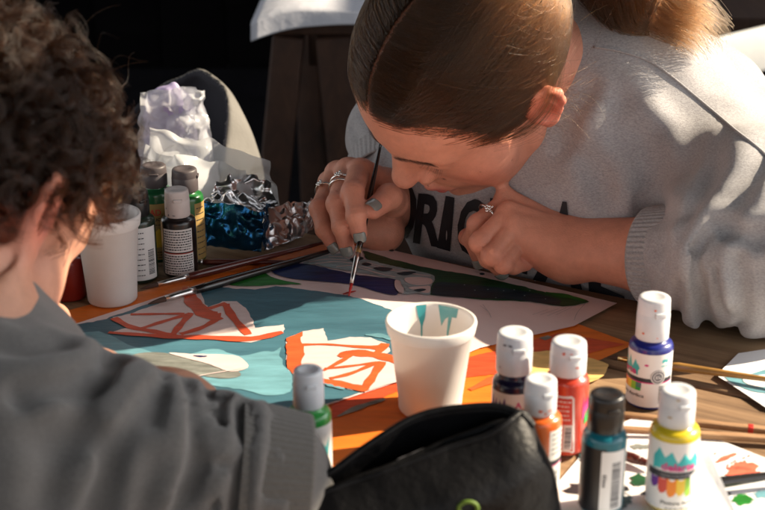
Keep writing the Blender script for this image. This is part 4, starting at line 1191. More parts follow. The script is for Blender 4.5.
# rings
M_ring = mat('silver', (0.75, 0.73, 0.70), .22, metal=1.0)
def ring(parent, a, b_, f, r, label=None, band=.0011, charm=None, tilt=(0, 0, 0)):
    a, b_ = np.asarray(a), np.asarray(b_); c = a + (b_ - a) * f; t = unit(unit(b_ - a) + np.array(tilt)); x = unit(np.cross(t, [0, 0, 1])); y = np.cross(x, t)
    m = MB(); n = 36
    m.tube([c + (x * math.cos(2 * math.pi * i / n) + y * math.sin(2 * math.pi * i / n)) * (r + band * .4) for i in range(n + 1)], band, 8, cap=False)
    if charm is not None:
        up = unit(np.array(charm) - t * (np.array(charm) @ t)); sd = np.cross(t, up)
        for k in range(5):
            q = c + up * (r + .0015) + t * (k - 2) * .0016 + sd * (.0012 if k % 2 else -.0012)
            m.add(*_ball(q, .0016)) 
        for k in range(4):
            m.add(*_ball(c + up * (r + .0012) + sd * (k - 1.5) * .0022 + t * .001 * (-1) ** k, .0013))
    return m.build('ring', M_ring, parent)
def _ball(c, r, n=8):
    v, f = [], []
    for j in range(n + 1):
        for i in range(n):
            a, e = 2 * math.pi * i / n, -math.pi / 2 + math.pi * j / n
            v.append((c[0] + r * math.cos(a) * math.cos(e), c[1] + r * math.sin(a) * math.cos(e), c[2] + r * math.sin(e)))
    for j in range(n):
        for i in range(n): f.append((j * n + i, j * n + (i + 1) % n, (j + 1) * n + (i + 1) % n, (j + 1) * n + i))
    return v, f
ring(girl, RF['r'][0][0], RF['r'][1][0], .55, .0107, charm=(-.6, -.6, .4)); ring(girl, RF['m'][0][0], RF['m'][1][0], .45, .0112, charm=(-.3, -.8, .5)); ring(girl, RF['m'][0][0], RF['m'][1][0], .58, .0110)
ring(girl, LF['i'][0][0], LF['i'][1][0], .62, .0107, band=.0014, charm=(-.2, -.7, .7))

# ------------------------------------------------------------------ sweatshirt
g = SDF()
g.ecap(NB + np.array([.0, .01, -.055]), HIP + np.array([0, 0, -.02]), .150, .185, .66, BACK, .05)
g.ecap(G(-.47, 1.235, .835), G(-.47, 1.27, .66), .150, .170, .82, NV, .05)
g.ecap(G(-.44, 1.225, .80), G(-.58, 1.225, .79), .108, .105, 1.0, NV, .05)
NK = gw(0, -.034, -.042)
g.cap(NB, .062, NB + (NK - NB) * .55, .060, .04)
g.cap(NB + np.array([0, .0, -.035]), .058, SR, .058, .07)
# broad sunlit shoulder and upper back: from the shoulder seam back to the outline
FR_ = [P(598, 52, 1.335), P(632, 60, 1.325), P(665, 74, 1.315), P(690, 95, 1.305), P(721, 122, 1.285), P(764, 160, 1.255)]
BK_ = [P(606, 14, 1.47), P(640, 20, 1.455), P(674, 30, 1.435), P(700, 39, 1.415), P(735, 64, 1.385), P(772, 98, 1.345)]
for f_, b_ in zip(FR_, BK_): g.cap(f_ - np.array([0, -.004, .033]), .032, b_ - np.array([0, 0, .047]), .047, .028)
g.cap((FR_[3] + BK_[3]) / 2 - np.array([0, -.035, .065]), .058, FR_[5] - np.array([0, -.075, .07]), .060, .05)
g.cap(FR_[4] - np.array([-.012, -.045, .066]), .058, EL + np.array([-.012, .070, .050]), .055, .05)
g.cap(FR_[5] - np.array([-.004, -.050, .062]), .068, EL + np.array([.012, .016, .012]), .068, .045)
g.cap(SR, .060, ER + np.array([0, .02, .0]), .046, .04)
cL = EL + (WL - EL) * .56                                   # cuff end of the left sleeve
fL = unit(WL - EL)
g.cap(EL + np.array([.0, .008, .012]), .066, EL + (WL - EL) * .26 + np.array([0, 0, .012]), .057, .03)
g.cap(EL + (WL - EL) * .26 + np.array([0, 0, .010]), .055, EL + (WL - EL) * .34, .047, .02)
cR = ER + (WR_ - ER) * .60; fR = unit(WR_ - ER)
g.cap(ER, .046, cR, .042, .03)
up3 = np.array([0, 0, 1.0])
sdL = unit(np.cross(fL, up3))
def folds(p, d):
    near = np.abs(d) < .03
    if not near.any(): return d
    q = p[near]; e = d[near].copy()
    # bunched left sleeve: rings across the forearm
    t = (q - EL) @ fL; L = np.linalg.norm(WL - EL)
    dist = np.linalg.norm(q - EL - np.outer(t, fL), axis=1)
    wv = np.clip((t + .04) / .04, 0, 1) * np.clip((L * .38 - t) / .02, 0, 1) * np.clip((.12 - dist) / .03, 0, 1)
    ph = t * 165 + 3.0 * vnoise(q, 13) + 2.2 * ((q @ sdL) * 14)
    e -= wv * (.0036 * np.sin(ph) + .0030 * vnoise(q, 30))
    # long soft folds over the chest and shoulder
    t2 = (q - NB) @ unit(SL - NB); t3 = (q - NB) @ unit(HIP - NB)
    wc = np.clip((.22 - np.abs(t2 - .06)) / .06, 0, 1) * (1 - wv)
    e -= wc * (.0026 * np.sin(t2 * 75 + 2.6 * vnoise(q, 7) + t3 * 14) * np.clip(.3 + t3 * 6, 0, 1) + .0028 * vnoise(q, 22))
    e -= .0030 * vnoise(q, 16) + .0012 * vnoise(q, 45)
    d = d.copy(); d[near] = e
    return d
def trace(lines, bvh):
    out = []
    for pts, depth, w in lines:
        q = []
        for px in catmull([np.array(p_) for p_ in pts], 4, False):
            h = bvh.ray_cast(Vector(CAM), Vector(ray(*px)).normalized())
            if h[0] is not None: q.append(np.array(h[0]))
        if len(q) > 1: out.append((np.array(q), depth, w))
    return out
def crease(lines):
    def f(p, d):
        near = np.abs(d) < .03
        if not near.any(): return d
        d = d.copy(); q = p[near]; e = d[near].copy()
        c = q.mean(0); R_ = np.linalg.norm(q - c, axis=1).max()
        for pts, depth, w in lines:
            if np.linalg.norm(pts - c, axis=1).min() > R_ + w * 4 + .03: continue
            x = polydist(q, pts)
            e += depth * np.exp(-(x / w) ** 2) - .55 * depth * np.exp(-((x - 2.1 * w) / w) ** 2)
        d[near] = d[near] + np.clip(e - d[near], -.006, .0075); return d
    return f
def coarse_bvh(g, lo, hi):
    V, F = g.mesh(.008, lo, hi, smooth=1)
    return BVHTree.FromPolygons(V.tolist(), F.tolist())
# seams: shoulder seam is a groove with a raised edge
def PSH(px, py): return np.array([px, py])
seam_px = [(594, 47), (612, 50), (632, 55), (652, 63), (672, 77), (690, 92), (710, 109), (735, 130), (760, 150), (790, 178)]
_fr = catmull([np.array(q) for q in seam_px], 4, False)
g.post.append(folds)
GF = [([(692, 248), (686, 272), (680, 302), (672, 334)], .0065, .0050), ([(702, 240), (698, 268), (702, 300), (710, 338)], .0085, .0055), ([(690, 245), (716, 228), (746, 238), (768, 236)], .0060, .0075),
      ([(737, 258), (740, 296), (742, 340)], .0060, .0060), ([(718, 262), (722, 290), (726, 312)], .0040, .0050), ([(668, 262), (664, 300)], .0015, .0040),
      ([(640, 140), (652, 190), (662, 240)], .0050, .013), ([(622, 105), (612, 150), (604, 190)], .0038, .012), ([(560, 128), (590, 165), (606, 200)], .0030, .009), ([(590, 90), (574, 120), (560, 150)], .0030, .008),
      ([(640, 205), (668, 215), (690, 218)], .0030, .008), ([(352, 128), (362, 146), (372, 158)], .0030, .005)]
g.post.append(crease(trace(GF, coarse_bvh(g, np.array([-.36, .86, .42]), np.array([.56, 1.80, 1.12])))))
g.post.append(lambda p, d: np.maximum(d, np.minimum(EDGE + .003 - p @ NV, TZ + .004 - p[..., 2])))
V, F = g.mesh(.0030, np.array([-.36, .86, .42]), np.array([.56, 1.80, 1.12]), smooth=2)
# hollow the neck opening and both sleeve ends so that the wearer comes out of them
print('shirt', len(V))
M_fleece = None
def fleece(name, c0, c1, bumpd=.0006):
    m = bpy.data.materials.new(name); m.use_nodes = True
    n, l = m.node_tree.nodes, m.node_tree.links
    b_ = n['Principled BSDF']; b_.inputs['Roughness'].default_value = .92; b_.inputs['Specular IOR Level'].default_value = .15
    b_.inputs['Sheen Weight'].default_value = .25; b_.inputs['Sheen Roughness'].default_value = .6
    tc = n.new('ShaderNodeTexCoord'); mp = n.new('ShaderNodeMapping'); mp.inputs['Scale'].default_value = (420, 420, 1000); mp.inputs['Rotation'].default_value = (.5, .2, .6)
    l.new(tc.outputs['Object'], mp.inputs['Vector'])
    a = n.new('ShaderNodeTexNoise'); a.inputs['Scale'].default_value = 1.0; a.inputs['Detail'].default_value = 6; a.inputs['Roughness'].default_value = .75; l.new(mp.outputs[0], a.inputs['Vector'])
    k = n.new('ShaderNodeTexNoise'); k.inputs['Scale'].default_value = 9; k.inputs['Detail'].default_value = 3; l.new(tc.outputs['Object'], k.inputs['Vector'])
    mx = n.new('ShaderNodeMath'); mx.operation = 'MULTIPLY_ADD'; mx.inputs[1].default_value = .28; l.new(k.outputs['Fac'], mx.inputs[0])
    m2 = n.new('ShaderNodeMath'); m2.operation = 'MULTIPLY'; m2.inputs[1].default_value = .8; l.new(a.outputs['Fac'], m2.inputs[0]); l.new(m2.outputs[0], mx.inputs[2])
    r = n.new('ShaderNodeValToRGB'); e = r.color_ramp.elements
    e[0].position, e[0].color = .36, (*c0, 1); e[1].position, e[1].color = .66, (*c1, 1)
    l.new(mx.outputs[0], r.inputs['Fac']); l.new(r.outputs[0], b_.inputs['Base Color'])
    bp = n.new('ShaderNodeBump'); bp.inputs['Distance'].default_value = bumpd; bp.inputs['Strength'].default_value = .7
    l.new(a.outputs['Fac'], bp.inputs['Height']); l.new(bp.outputs[0], b_.inputs['Normal'])
    return m
M_grey = fleece('grey_marl_fleece', (0.225, 0.215, 0.225), (0.46, 0.445, 0.455))
shirt = link_np('sweatshirt', V, F, M_grey, girl)
sbvh = BVHTree.FromPolygons(V.tolist(), F.tolist())
def on_shirt(px, py, off=.0012, bvh=None):
    r = Vector(ray(px, py)).normalized()
    h = (bvh or sbvh).ray_cast(Vector(CAM), r)
    if h[0] is None: return None
    n_ = h[1]
    if n_.dot(r) > 0: n_ = -n_
    return np.array(h[0] + n_ * off)
# lettering across the chest
M_print = mat('black_print', (0.010, 0.010, 0.014), .7, bump=(500, .0003))
def Z5(x, y): return np.array((390 + x / 3.326, 170 + y / 3.326))
LET = [('O', (8, 40), (102, 50), (82, 240), (-18, 225)), ('R', (98, 78), (190, 85), (168, 256), (80, 240)), ('I', (188, 86), (218, 92), (202, 268), (158, 256)),
       ('G', (238, 92), (318, 98), (306, 288), (216, 272)), ('I', (336, 92), (366, 96), (352, 305), (318, 296)), ('N', (384, 96), (470, 100), (458, 345), (372, 322)),
       ('A', (535, 100), (632, 108), (650, 428), (476, 362)), ('L', (655, 160), (735, 180), (790, 480), (664, 420))]
for ch, tl, tr, br, bl in LET:
    mb = MB()
    v, f = text_mesh(ch, .035)
    x0, x1, y0, y1 = v[:, 0].min(), v[:, 0].max(), v[:, 1].min(), v[:, 1].max()
    bm = bmesh.new()
    vv = [bm.verts.new(((x - x0) / (x1 - x0), (y - y0) / (y1 - y0), 0)) for x, y in v]
    for q in f:
        try: bm.faces.new([vv[i] for i in q])
        except ValueError: pass
    for _ in range(4): bmesh.ops.subdivide_edges(bm, edges=[e for e in bm.edges if e.calc_length() > .09], cuts=1, use_grid_fill=False)
    bmesh.ops.triangulate(bm, faces=bm.faces)
    bm.verts.index_update()
    pts, ok = [], []
    for q in bm.verts:
        u, w_ = q.co.x, q.co.y
        px = Z5(*(np.array(bl) * (1 - u) * (1 - w_) + np.array(br) * u * (1 - w_) + np.array(tr) * u * w_ + np.array(tl) * (1 - u) * w_))
        h = on_shirt(*px, off=.0014); ok.append(h is not None); pts.append(h if h is not None else (0, 0, 0))
    fs = [[q.index for q in fc.verts] for fc in bm.faces]
    fs = [q for q in fs if all(ok[i] for i in q) and max(np.linalg.norm(pts[q[0]] - pts[q[1]]), np.linalg.norm(pts[q[1]] - pts[q[2]])) < .08]
    mb.add(pts, fs); bm.free()
    par = list(range(len(pts)))
    def root(i):
        while par[i] != i: par[i] = par[par[i]]; i = par[i]
        return i
    key = {}
    for i, q in enumerate(pts): key.setdefault(tuple(np.round(np.asarray(q, float), 5)), i); par[i] = key[tuple(np.round(np.asarray(q, float), 5))]
    for q in fs:
        for i in q[1:]: par[root(i)] = root(q[0])
    cnt = {}
    for q in fs: cnt[root(q[0])] = cnt.get(root(q[0]), 0) + 1
    if cnt:
        top_ = max(cnt, key=cnt.get); mb.f = [q for q in fs if root(q[0]) == top_]; mb.m = [0] * len(mb.f)
        used = sorted({i for q in mb.f for i in q}); mp_ = {i: j for j, i in enumerate(used)}; mb.v = [tuple(map(float, pts[i])) for i in used]; mb.f = [tuple(mp_[i] for i in q) for q in mb.f]
    if fs: mb.build('letter', M_print, shirt)
# shoulder seam: a fine stitched welt
pts = [on_shirt(*q, off=.0006) for q in catmull(seam_px, 5, False)]
MB().tube([q for q in pts if q is not None], .0011, 6).build('shoulder_seam', M_grey, shirt)
# cuffs and neckband in ribbed knit
def ribbed(c0, c1, r0, r1, flat_ax, flat, n, name, parent, depth=.0012, m=None, thick=.0035, prof=None):
    c0, c1 = np.asarray(c0), np.asarray(c1); t = unit(c1 - c0); x = unit(np.cross(t, flat_ax)); y = np.cross(x, t)
    N_ = n * 6
    def f(u, v):
        a = 2 * math.pi * u
        if v < .8: s_ = v / .8; rr = r0 + (r1 - r0) * s_; c = c0 + (c1 - c0) * s_
        else: s_ = (v - .8) / .2; rr = r1 - thick * min(1, s_ * 2); c = c1 - (c1 - c0) * .5 * max(0, s_ - .25)
        rr += depth * math.sin(a * n) * (1 if v < .8 else 0) + .0008 * math.sin(3 * a + 1)
        return c + (x * math.cos(a) + y * math.sin(a) * flat) * rr
    return MB().grid(f, N_, 22, closeu=True).build(name, m or M_rib, parent)
M_rib = fleece('grey_rib_knit', (0.23, 0.22, 0.225), (0.44, 0.425, 0.43))
ribbed(EL + (WL - EL) * .33 + np.array([0, 0, .004]), EL + (WL - EL) * .60, .0500, .0445, upL, .92, 60, 'cuff', shirt, .0008)
ribbed(ER + (WR_ - ER) * .50, ER + (WR_ - ER) * .76, .0455, .0405, (0, 0, 1), 1.0, 50, 'cuff', shirt, .0003)
ribbed(NB + (NK - NB) * .42, NB + (NK - NB) * .86, .0655, .0575, BACK, .97, 80, 'neckband', shirt, .0008)

# ------------------------------------------------------------------ trousers and shoes (under the table)
M_jean = mat('blue_denim', (0.03, 0.045, 0.09), .9, bump=(600, .0004))
g = SDF(); lf = unit(-NV + 0)
g.ecap(HIP + np.array([0, 0, -.02]), HIP + np.array([0, 0, .05]), .16, .15, .72, NV, .04)
gv = unit(GV)
for q in (-1, 1):
    h0 = HIP + gv * q * .085; kn = h0 - NV * .40 + np.array([0, 0, -.02]) + gv * q * .02; an = kn + NV * .03 + np.array([0, 0, -.43])
    g.chain([(h0, .085), (kn, .062)], .03); g.chain([(kn, .060), (an, .048)], .02)
V, F = g.mesh(.007, HIP - np.array([.55, .65, .58]), HIP + np.array([.45, .35, .25]), smooth=2)
link_np('trousers', V, F, M_jean, girl)
M_shoe = mat('white_trainer', (0.55, 0.55, 0.54), .6)
for q in (-1, 1):
    an = HIP + gv * q * .105 - NV * .37 + np.array([0, 0, -.45]); an[2] = .045
    g = SDF(); g.ecap(an + NV * .04, an - NV * .14, .042, .036, .9, (0, 0, 1), .02); g.cap(an, .045, an + np.array([0, 0, .06]), .045, .02)
    g.post.append(lambda p, d: np.maximum(d, .004 - p[..., 2]))
    V, F = g.mesh(.005, an - np.array([.2, .25, .06]), an + np.array([.2, .2, .16])); link_np('shoe', V, F, M_shoe, girl)
# ------------------------------------------------------------------ the girl's hair: combed from a parting back to a ponytail
EC, ER3 = np.array([0, -.004, .046]), np.array([.0790, .0990, .0850])
def thr(x): return .0100 + .030 * np.clip((np.abs(x) - .012) / .045, 0, 1) ** 1.2 - .030 * np.clip((np.abs(x) - .060) / .016, 0, 1)
def Hs(q): return .716 * q[..., 1] - .698 * q[..., 2] - thr(q[..., 0])
M_hcap = mat('hair_under', (0.020, 0.010, 0.006), .6, noise=(160, .5))
M_scalp = mat('scalp', (0.19, 0.080, 0.048), .6, noise=(300, .3))
def local_cap(name, hw, Rm, C, scl, EC, E3, Hf, m, parent, grow=0.0, dent=None, h=.0022):
    s = SDF(); RT_ = Rm.T
    s.ell(C + scl * (Rm @ EC), (E3 + grow) * scl, RT_, .01)
    def cut(p, d):
        q = ((p - C) @ Rm) / scl
        return np.maximum(d, Hf(q) * .8 * scl)
    s.post.append(cut)
    if dent: s.post.append(dent)
    r = (E3.max() + grow) * scl + .02; cc = C + scl * (Rm @ EC)
    V, F = s.mesh(h, cc - r, cc + r, smooth=3)
    return link_np(name, V, F, m, parent), V
hcap, HV = local_cap('hair', None, HR, HC, 1.01, EC, ER3, Hs, None or M_hcap, girl)
M_hair = hair_mat('brown_hair', (0.022, 0.0085, 0.0031), .20, .26, .4, 1.50, (0.082, 0.037, 0.0140))  # lighter lengths put the golden sun sheen into the colour
hr_ = np.random.RandomState(11)
KT = np.array([0, -.112, .030])                 # where the ponytail is tied
def to_unit(q): return (q - EC) / ER3
def strand_paths(n, seed):
    r = np.random.RandomState(seed); out = []
    kt = unit(to_unit(KT))
    while len(out) < n:
        # roots: half near the parting line, half over the scalp
        if r.rand() < .55:
            y = r.uniform(-.06, .088); x = (abs(r.normal(0, .006)) + .0007) * (1 if r.rand() < .45 else -1)
            a = np.array([x, y - EC[1], 0]) / ER3; zz = 1 - a @ a
            if zz <= 0: continue
            u0 = np.array([a[0], a[1], math.sqrt(zz)])
        else:
            u0 = unit(r.normal(size=3))
        q0 = EC + u0 * ER3
        if Hs(q0) > 0.0 or q0[2] < -.055 or abs(q0[0]) < .0005: continue
        if u0 @ kt > .97: continue
        sd = 1 if q0[0] > 0 else -1
        # leave the parting sideways, then sweep round the side of the head to the tie
        front = np.clip((q0[1] + .02) / .09, 0, 1); top = np.clip((q0[2] - .06) / .05, 0, 1)
        side = np.array([sd * 1.0, .10 * front, -.55]) * (.34 + .50 * top) * (.55 + .45 * front)
        pts = []
        N = 16; ly = .0006 + abs(r.normal(0, .0014)); wob = r.normal(0, .03, 3); ph = r.uniform(0, 6.28); wa = r.normal(0, .012, 3); fr = r.uniform(3, 7)
        for i in range(N):
            t = i / (N - 1)
            om = math.acos(np.clip(u0 @ kt, -1, 1)); so2 = math.sin(om)
            u = (math.sin((1 - t) * om) * u0 + math.sin(t * om) * kt) / so2
            u = u + side * math.sin(math.pi * t ** .62) ** 1.0 * (1 - t) ** .5 * .9 + (wob * math.sin(math.pi * t) + wa * math.sin(fr * t + ph) * math.sin(math.pi * t))
            u = unit(u)
            lift = 1 + (ly + .0016 * math.sin(math.pi * min(1, t * 1.2)) * top) / .085
            q = EC + u * ER3 * lift
            pts.append(q)
        pts = np.array(pts)
        hv = Hs(pts)
        bad = hv > .006
        if hv.max() > .0125: continue
        if bad.any():
            pts[:, 2] += np.where(bad, (hv - .006) / .7, 0)
        out.append(HC + 1.01 * (pts @ HR.T))
    return out
S1 = strand_paths(14000, 5)
hair_obj('hair_strands', S1, np.random.RandomState(2).uniform(.00010, .00022, len(S1)), M_hair, hcap)
q_ = ((HV - HC) @ HR) / 1.01
me_ = hcap.data; me_.materials.append(M_scalp)
pi_ = np.array([list(p_.vertices) for p_ in me_.polygons]); qq = q_[pi_].mean(1)
me_.polygons.foreach_set('material_index', ((np.abs(qq[:, 0]) < .0024) & (qq[:, 1] > -.02) & (qq[:, 2] > 0)).astype(np.int32))
# stray hairs over the crown, ear and nape
fly = []
r = np.random.RandomState(9)
for i in range(420):
    st = S1[r.randint(len(S1))]
    k0 = r.randint(2, 9); seg = st[k0:k0 + r.randint(5, 8)]
    cN = HC + 1.01 * (HR @ EC)
    nrm = (seg - cN); nrm /= np.linalg.norm(nrm, axis=1)[:, None]
    t = np.linspace(0, 1, len(seg))[:, None]
    d = r.normal(0, .010, 3)
    fly.append(seg + nrm * (.0015 + r.uniform(.001, .010) * t ** 1.5) + d * t ** 2 + np.array([0, 0, -.006]) * t ** 2)
for i in range(150):                                   # wisps curling behind the ear and at the nape
    x0 = np.array([-.074 + r.normal(0, .004), -.020 + r.normal(0, .016), -.004 + r.normal(0, .020)])
    d0 = unit(np.array([-.4 + r.normal(0, .4), -.7 + r.normal(0, .3), -.7 + r.normal(0, .5)])); c0 = r.normal(0, .9, 3); L = r.uniform(.012, .040)
    t = np.linspace(0, 1, 10)[:, None]
    q = x0 + d0 * t * L + c0 * (t ** 2) * L * .45
    fly.append(HC + 1.01 * (q @ HR.T))
for i in range(130):                                   # a loose lock brought back over the top of the ear
    t = np.linspace(r.uniform(0, .3), 1, 14); j1, j2 = r.normal(0, .0055), r.normal(0, .0030)
    yy = .052 - .120 * t; zz = .034 - .020 * np.sin(np.pi * np.minimum(1, t * 1.15)) + .010 * t + j1 * (.5 + t); xx = -(.0660 + .0205 * np.sin(np.pi * np.clip(t * 1.05, 0, 1)) ** .8) - abs(j2)
    k = r.randint(9, 15)
    fly.append(HC + 1.01 * (np.stack([xx, yy, zz], 1)[:k] @ HR.T))
hair_obj('stray_hairs', fly, .00007, M_hair, hcap, .5)
# the ponytail
kw = gw(*KT); kd = proj(kw)[2]
tail = [kw, gw(.0, -.150, .040), P(622, -6, kd + .05), P(655, 0, kd + .055), P(688, 18, kd + .05), P(712, 44, kd + .06)]
cen = np.array(catmull(tail, 8, False)); tg = np.gradient(cen, axis=0); tg /= np.linalg.norm(tg, axis=1)[:, None]
sx = np.cross(tg, [0, 0, 1.0]); sx /= np.linalg.norm(sx, axis=1)[:, None]; sy_ = np.cross(sx, tg)
pt = []
u = np.linspace(0, 1, len(cen))
for i in range(3000):
    a, rr_ = r.uniform(0, 6.283), math.sqrt(r.rand()); L = r.uniform(.55, 1.0)
    wdt = (.010 + .033 * np.clip(u / .35, 0, 1) * (1 - .35 * u)) * rr_
    am, f1, p1 = r.uniform(.002, .007), r.uniform(6, 14), r.normal(0, .7) + 2.2 * math.cos(a * 3)
    q = cen + sx * (math.cos(a) * wdt + am * np.sin(f1 * u + p1) * u)[:, None] + sy_ * (math.sin(a) * wdt * .8 + am * np.cos(f1 * u * 1.1 + p1) * u)[:, None]
    k = max(8, int(L * len(cen)))
    pt.append(q[:k])
hair_obj('ponytail', pt, .00020, hair_mat('ponytail_hair', (0.020, 0.0078, 0.0029), .22, .28, .4, 1.5, (0.042, 0.018, 0.0066)), hcap, .4)
ring_c = kw + (cen[4] - cen[0]) * .35
MB().tube([ring_c + (sx[2] * math.cos(2 * math.pi * i / 24) + sy_[2] * math.sin(2 * math.pi * i / 24)) * .013 for i in range(25)], .0042, 10, cap=False).build('hair_tie', mat('hair_tie_black', (.015, .012, .012), .7), hcap)
# eyebrow and eyelashes
fb = []
for q in (-1, 1):
    for i in range(300):
        t = r.rand(); w0 = r.normal(0, .0022 * (1 - .5 * t))
        x = .011 + .036 * t; z = .0265 + .0055 * math.sin(t * 2.4) + w0; y = .1005 - .60 * max(0, x - .011) ** 1.15 * 1.4
        p0 = np.array([q * x, y + .004, z]); dv = np.array([q * (.6 + .4 * t), -.35 * t, .55 - .9 * t]); dv = unit(dv)
        fb.append(np.array([gw(*(p0 + dv * s_ * .0085 + np.array([0, .0008, 0]))) for s_ in np.linspace(0, 1, 5)]))
ebrow = hair_obj('eyebrow', fb, .00006, mat('brow_brown', (.07, .030, .016), .6), gbody)
fl = []
for q in (-1, 1):
    for i in range(60):
        t = r.rand(); x = .0195 + .025 * t
        p0 = np.array([q * x, .0905 - .42 * max(0, x - .028) ** 1.2 * 1.6, .0055 - .002 * math.sin(math.pi * t)])
        dv = unit(np.array([q * (t - .2) * .7, 1.0, -.30 + r.normal(0, .1)]))
        L = r.uniform(.005, .0085)
        fl.append(np.array([gw(*(p0 + dv * s_ * L + np.array([0, 0, .0018 * s_ * s_]))) for s_ in np.linspace(0, 1, 5)]))
hair_obj('eyelash', fl, .00006, mat('lash_black', (.012, .007, .006), .5), gbody, .3)
# the fine brush she holds
tipp = T(348.5, 297.5, .0035)
nb = QX(330, 285, 1.262)
upb = P(381, 143, 1.320)
brush(tipp, upb, .0030, M_hblk, 'fine black handled brush upright in the girl\'s fingers, its red tip touching the painting', tipm=P_red, ferr=.19, tip=.085, ferrm=M_ferr, tipr=.0015)
MB().tube([tipp + (upb - tipp) * f for f in (.245, .27, .36, .43)], [.0024, .0027, .0031, .0031], 12).build('gold_collar', M_hgold, bpy.data.objects[[o_.name for o_ in COL.objects if o_.name.startswith('paintbrush')][-1]])
# ================================================================== THE BOY (back to the camera, left)
az, pt_ = math.radians(70), math.radians(50)
bf = np.array([math.cos(az) * math.cos(pt_), math.sin(az) * math.cos(pt_), -math.sin(pt_)])
bu = np.array([math.cos(az) * math.sin(pt_), math.sin(az) * math.sin(pt_), math.cos(pt_)])
roll = math.radians(4)
br = np.cross(bf, bu); bu, br = bu * math.cos(roll) + br * math.sin(roll), br * math.cos(roll) - bu * math.sin(roll)
BR = np.stack([br, bf, bu], 1)
BC = P(-46, 206, .93)
BSC = .98
bw = lambda x, y, z: BC + BSC * (BR @ np.array([x, y, z]))
NBb = P(-62, 372, .885)
SRb = P(-6, 464, .850); dv = SRb - NBb
SLb = NBb + np.array([-.14, .09, -.03])
EB = T(262, 474, .040); WB = T(46, 356, .056)
HB = np.array([SRb[0] - .12, SRb[1] - .10, .52])
s = SDF()
head_sdf(s, BR, BC, BSC)
for q in (-1, 1): s.ell(bw(q * .040, .040, -.036), np.array([.024, .028, .032]) * BSC, BR.T, .018)   # rounder cheeks
s.cap(bw(0, -.028, -.040), .046, NBb + np.array([0, 0, .01]), .050, .03)
s.ecap(NBb + np.array([0, 0, -.05]), HB, .10, .10, .7, bf * np.array([1, 1, 0]), .05)
s.cap(NBb, .04, SRb, .036, .04); s.cap(NBb, .04, SLb, .036, .04)
s.cap(SRb, .034, EB + np.array([0, 0, -.010]), .024, .02)
fB = unit(WB - EB)
s.ecap(EB + np.array([0, 0, -.008]), EB + (WB - EB) * .4, .026, .033, 1.0, (0, 0, 1), .02)
s.ecap(EB + (WB - EB) * .4, WB, .0325, .0230, .88, (0, 0, 1), .02)
# hand resting on the paper, holding nothing, fingers loosely bent
hB = SDF(); fwd = unit(WB - EB); fwd[2] = 0; fwd = unit(fwd); lat = np.array([fwd[1], -fwd[0], 0])
K4 = [WB + fwd * .072 + lat * o + np.array([0, 0, .004 - abs(o) * .1]) for o in (.027, .009, -.009, -.026)]
for i, k_ in enumerate(K4): hB.cap(k_, .0120, WB + lat * (.012 - .008 * i) , .017, .012)
s.fn(hB.at, WB + fwd * .04, .075, .012)
for i, (k_, ln) in enumerate(zip(K4, (.036, .041, .038, .030))):
    p1 = k_ + fwd * ln + np.array([0, 0, .006]); p2 = p1 + fwd * ln * .45 + np.array([0, 0, -.018]); p3 = p2 + fwd * ln * .10 + np.array([0, 0, -.014])
    finger(s, [(k_, .0102), (p1, .0092), (p2, .0080), (p3, .0074)])
tb0 = WB + fwd * .015 + lat * .022; finger(s, [(tb0, .0145), (tb0 + fwd * .034 + lat * .022, .0118), (tb0 + fwd * .058 + lat * .020 + np.array([0, 0, -.004]), .0098), (tb0 + fwd * .078 + lat * .012 + np.array([0, 0, -.008]), .0085)], .005)
lo = np.minimum(HB, BC) - np.array([.22, .2, .12]); hi = np.maximum(np.maximum(EB, BC), WB) + np.array([.16, .2, .2])
V, F = s.mesh(.0025, lo, hi, smooth=2)
print('boy body', len(V))
boy = thing('person', (HB[0], HB[1], .45), 'boy with curly brown hair and grey sweater leaning over the table, seen from behind', 'person')
SKB = (0.50, 0.255, 0.170)
bbody = link_np('body', V, F, skin_mat('skin_boy', SKB), boy)
tint(bbody, V, SKB, [(bw(q * .078, -.012, 0), .030, (.58, .13, .09), .7) for q in (-1, 1)] + [(bw(.045, .05, -.03), .03, (.56, .22, .15), .4)])
# sweater
g = SDF()
g.ecap(NBb + np.array([0, 0, -.07]), HB, .115, .150, .75, bf * np.array([1, 1, 0]), .05)
g.cap(NBb + np.array([0, 0, -.02]), .060, SRb, .060, .06); g.cap(NBb + np.array([0, 0, -.02]), .060, SLb, .060, .06)
g.cap(NBb, .058, NBb + (bw(0, -.03, -.05) - NBb) * .45, .055, .03)
g.cap(SRb, .060, SRb + (EB - SRb) * .55, .048, .05); g.cap(SRb + (EB - SRb) * .55, .048, EB + np.array([0, 0, -.008]), .040, .03)
g.cap(EB + np.array([0, 0, -.008]), .040, EB + (WB - EB) * .08, .039, .02)
g.cap(SLb, .060, SLb + np.array([.02, .20, -.06]), .050, .04)
ab = unit(EB - SRb); La = np.linalg.norm(EB - SRb)
sdB = unit(np.cross(ab, [0, 0, 1.0]))
def foldsb(p, d):
    near = np.abs(d) < .035
    if not near.any(): return d
    q = p[near]; e = d[near].copy()
    t = (q - SRb) @ ab / La; c = (q - SRb) @ sdB; z = q[:, 2] - (SRb + 0)[2]
    w1 = np.clip((t - .05) / .3, 0, 1) * np.clip((1.25 - t) / .1, 0, 1)
    ph = 8 * t + 20 * np.clip(t, 0, 1.2) ** 2.2 + c * 16 - z * 9 + 2.2 * vnoise(q, 8)
    e -= w1 * .0016 * (np.sin(ph) + .35 * np.sin(2.1 * ph + 1.3) + .8)
    w2 = np.clip((.35 - t) / .3, 0, 1)
    ph2 = (q - NBb) @ unit(np.array([.6, -.2, 1.0])) * 62 + 3.5 * vnoise(q, 6) + c * 25
    e -= w2 * (.0040 * np.sin(ph2) + .003 * vnoise(q, 14))
    e -= .0028 * vnoise(q, 20) + .0012 * vnoise(q, 52)
    d = d.copy(); d[near] = e; return d
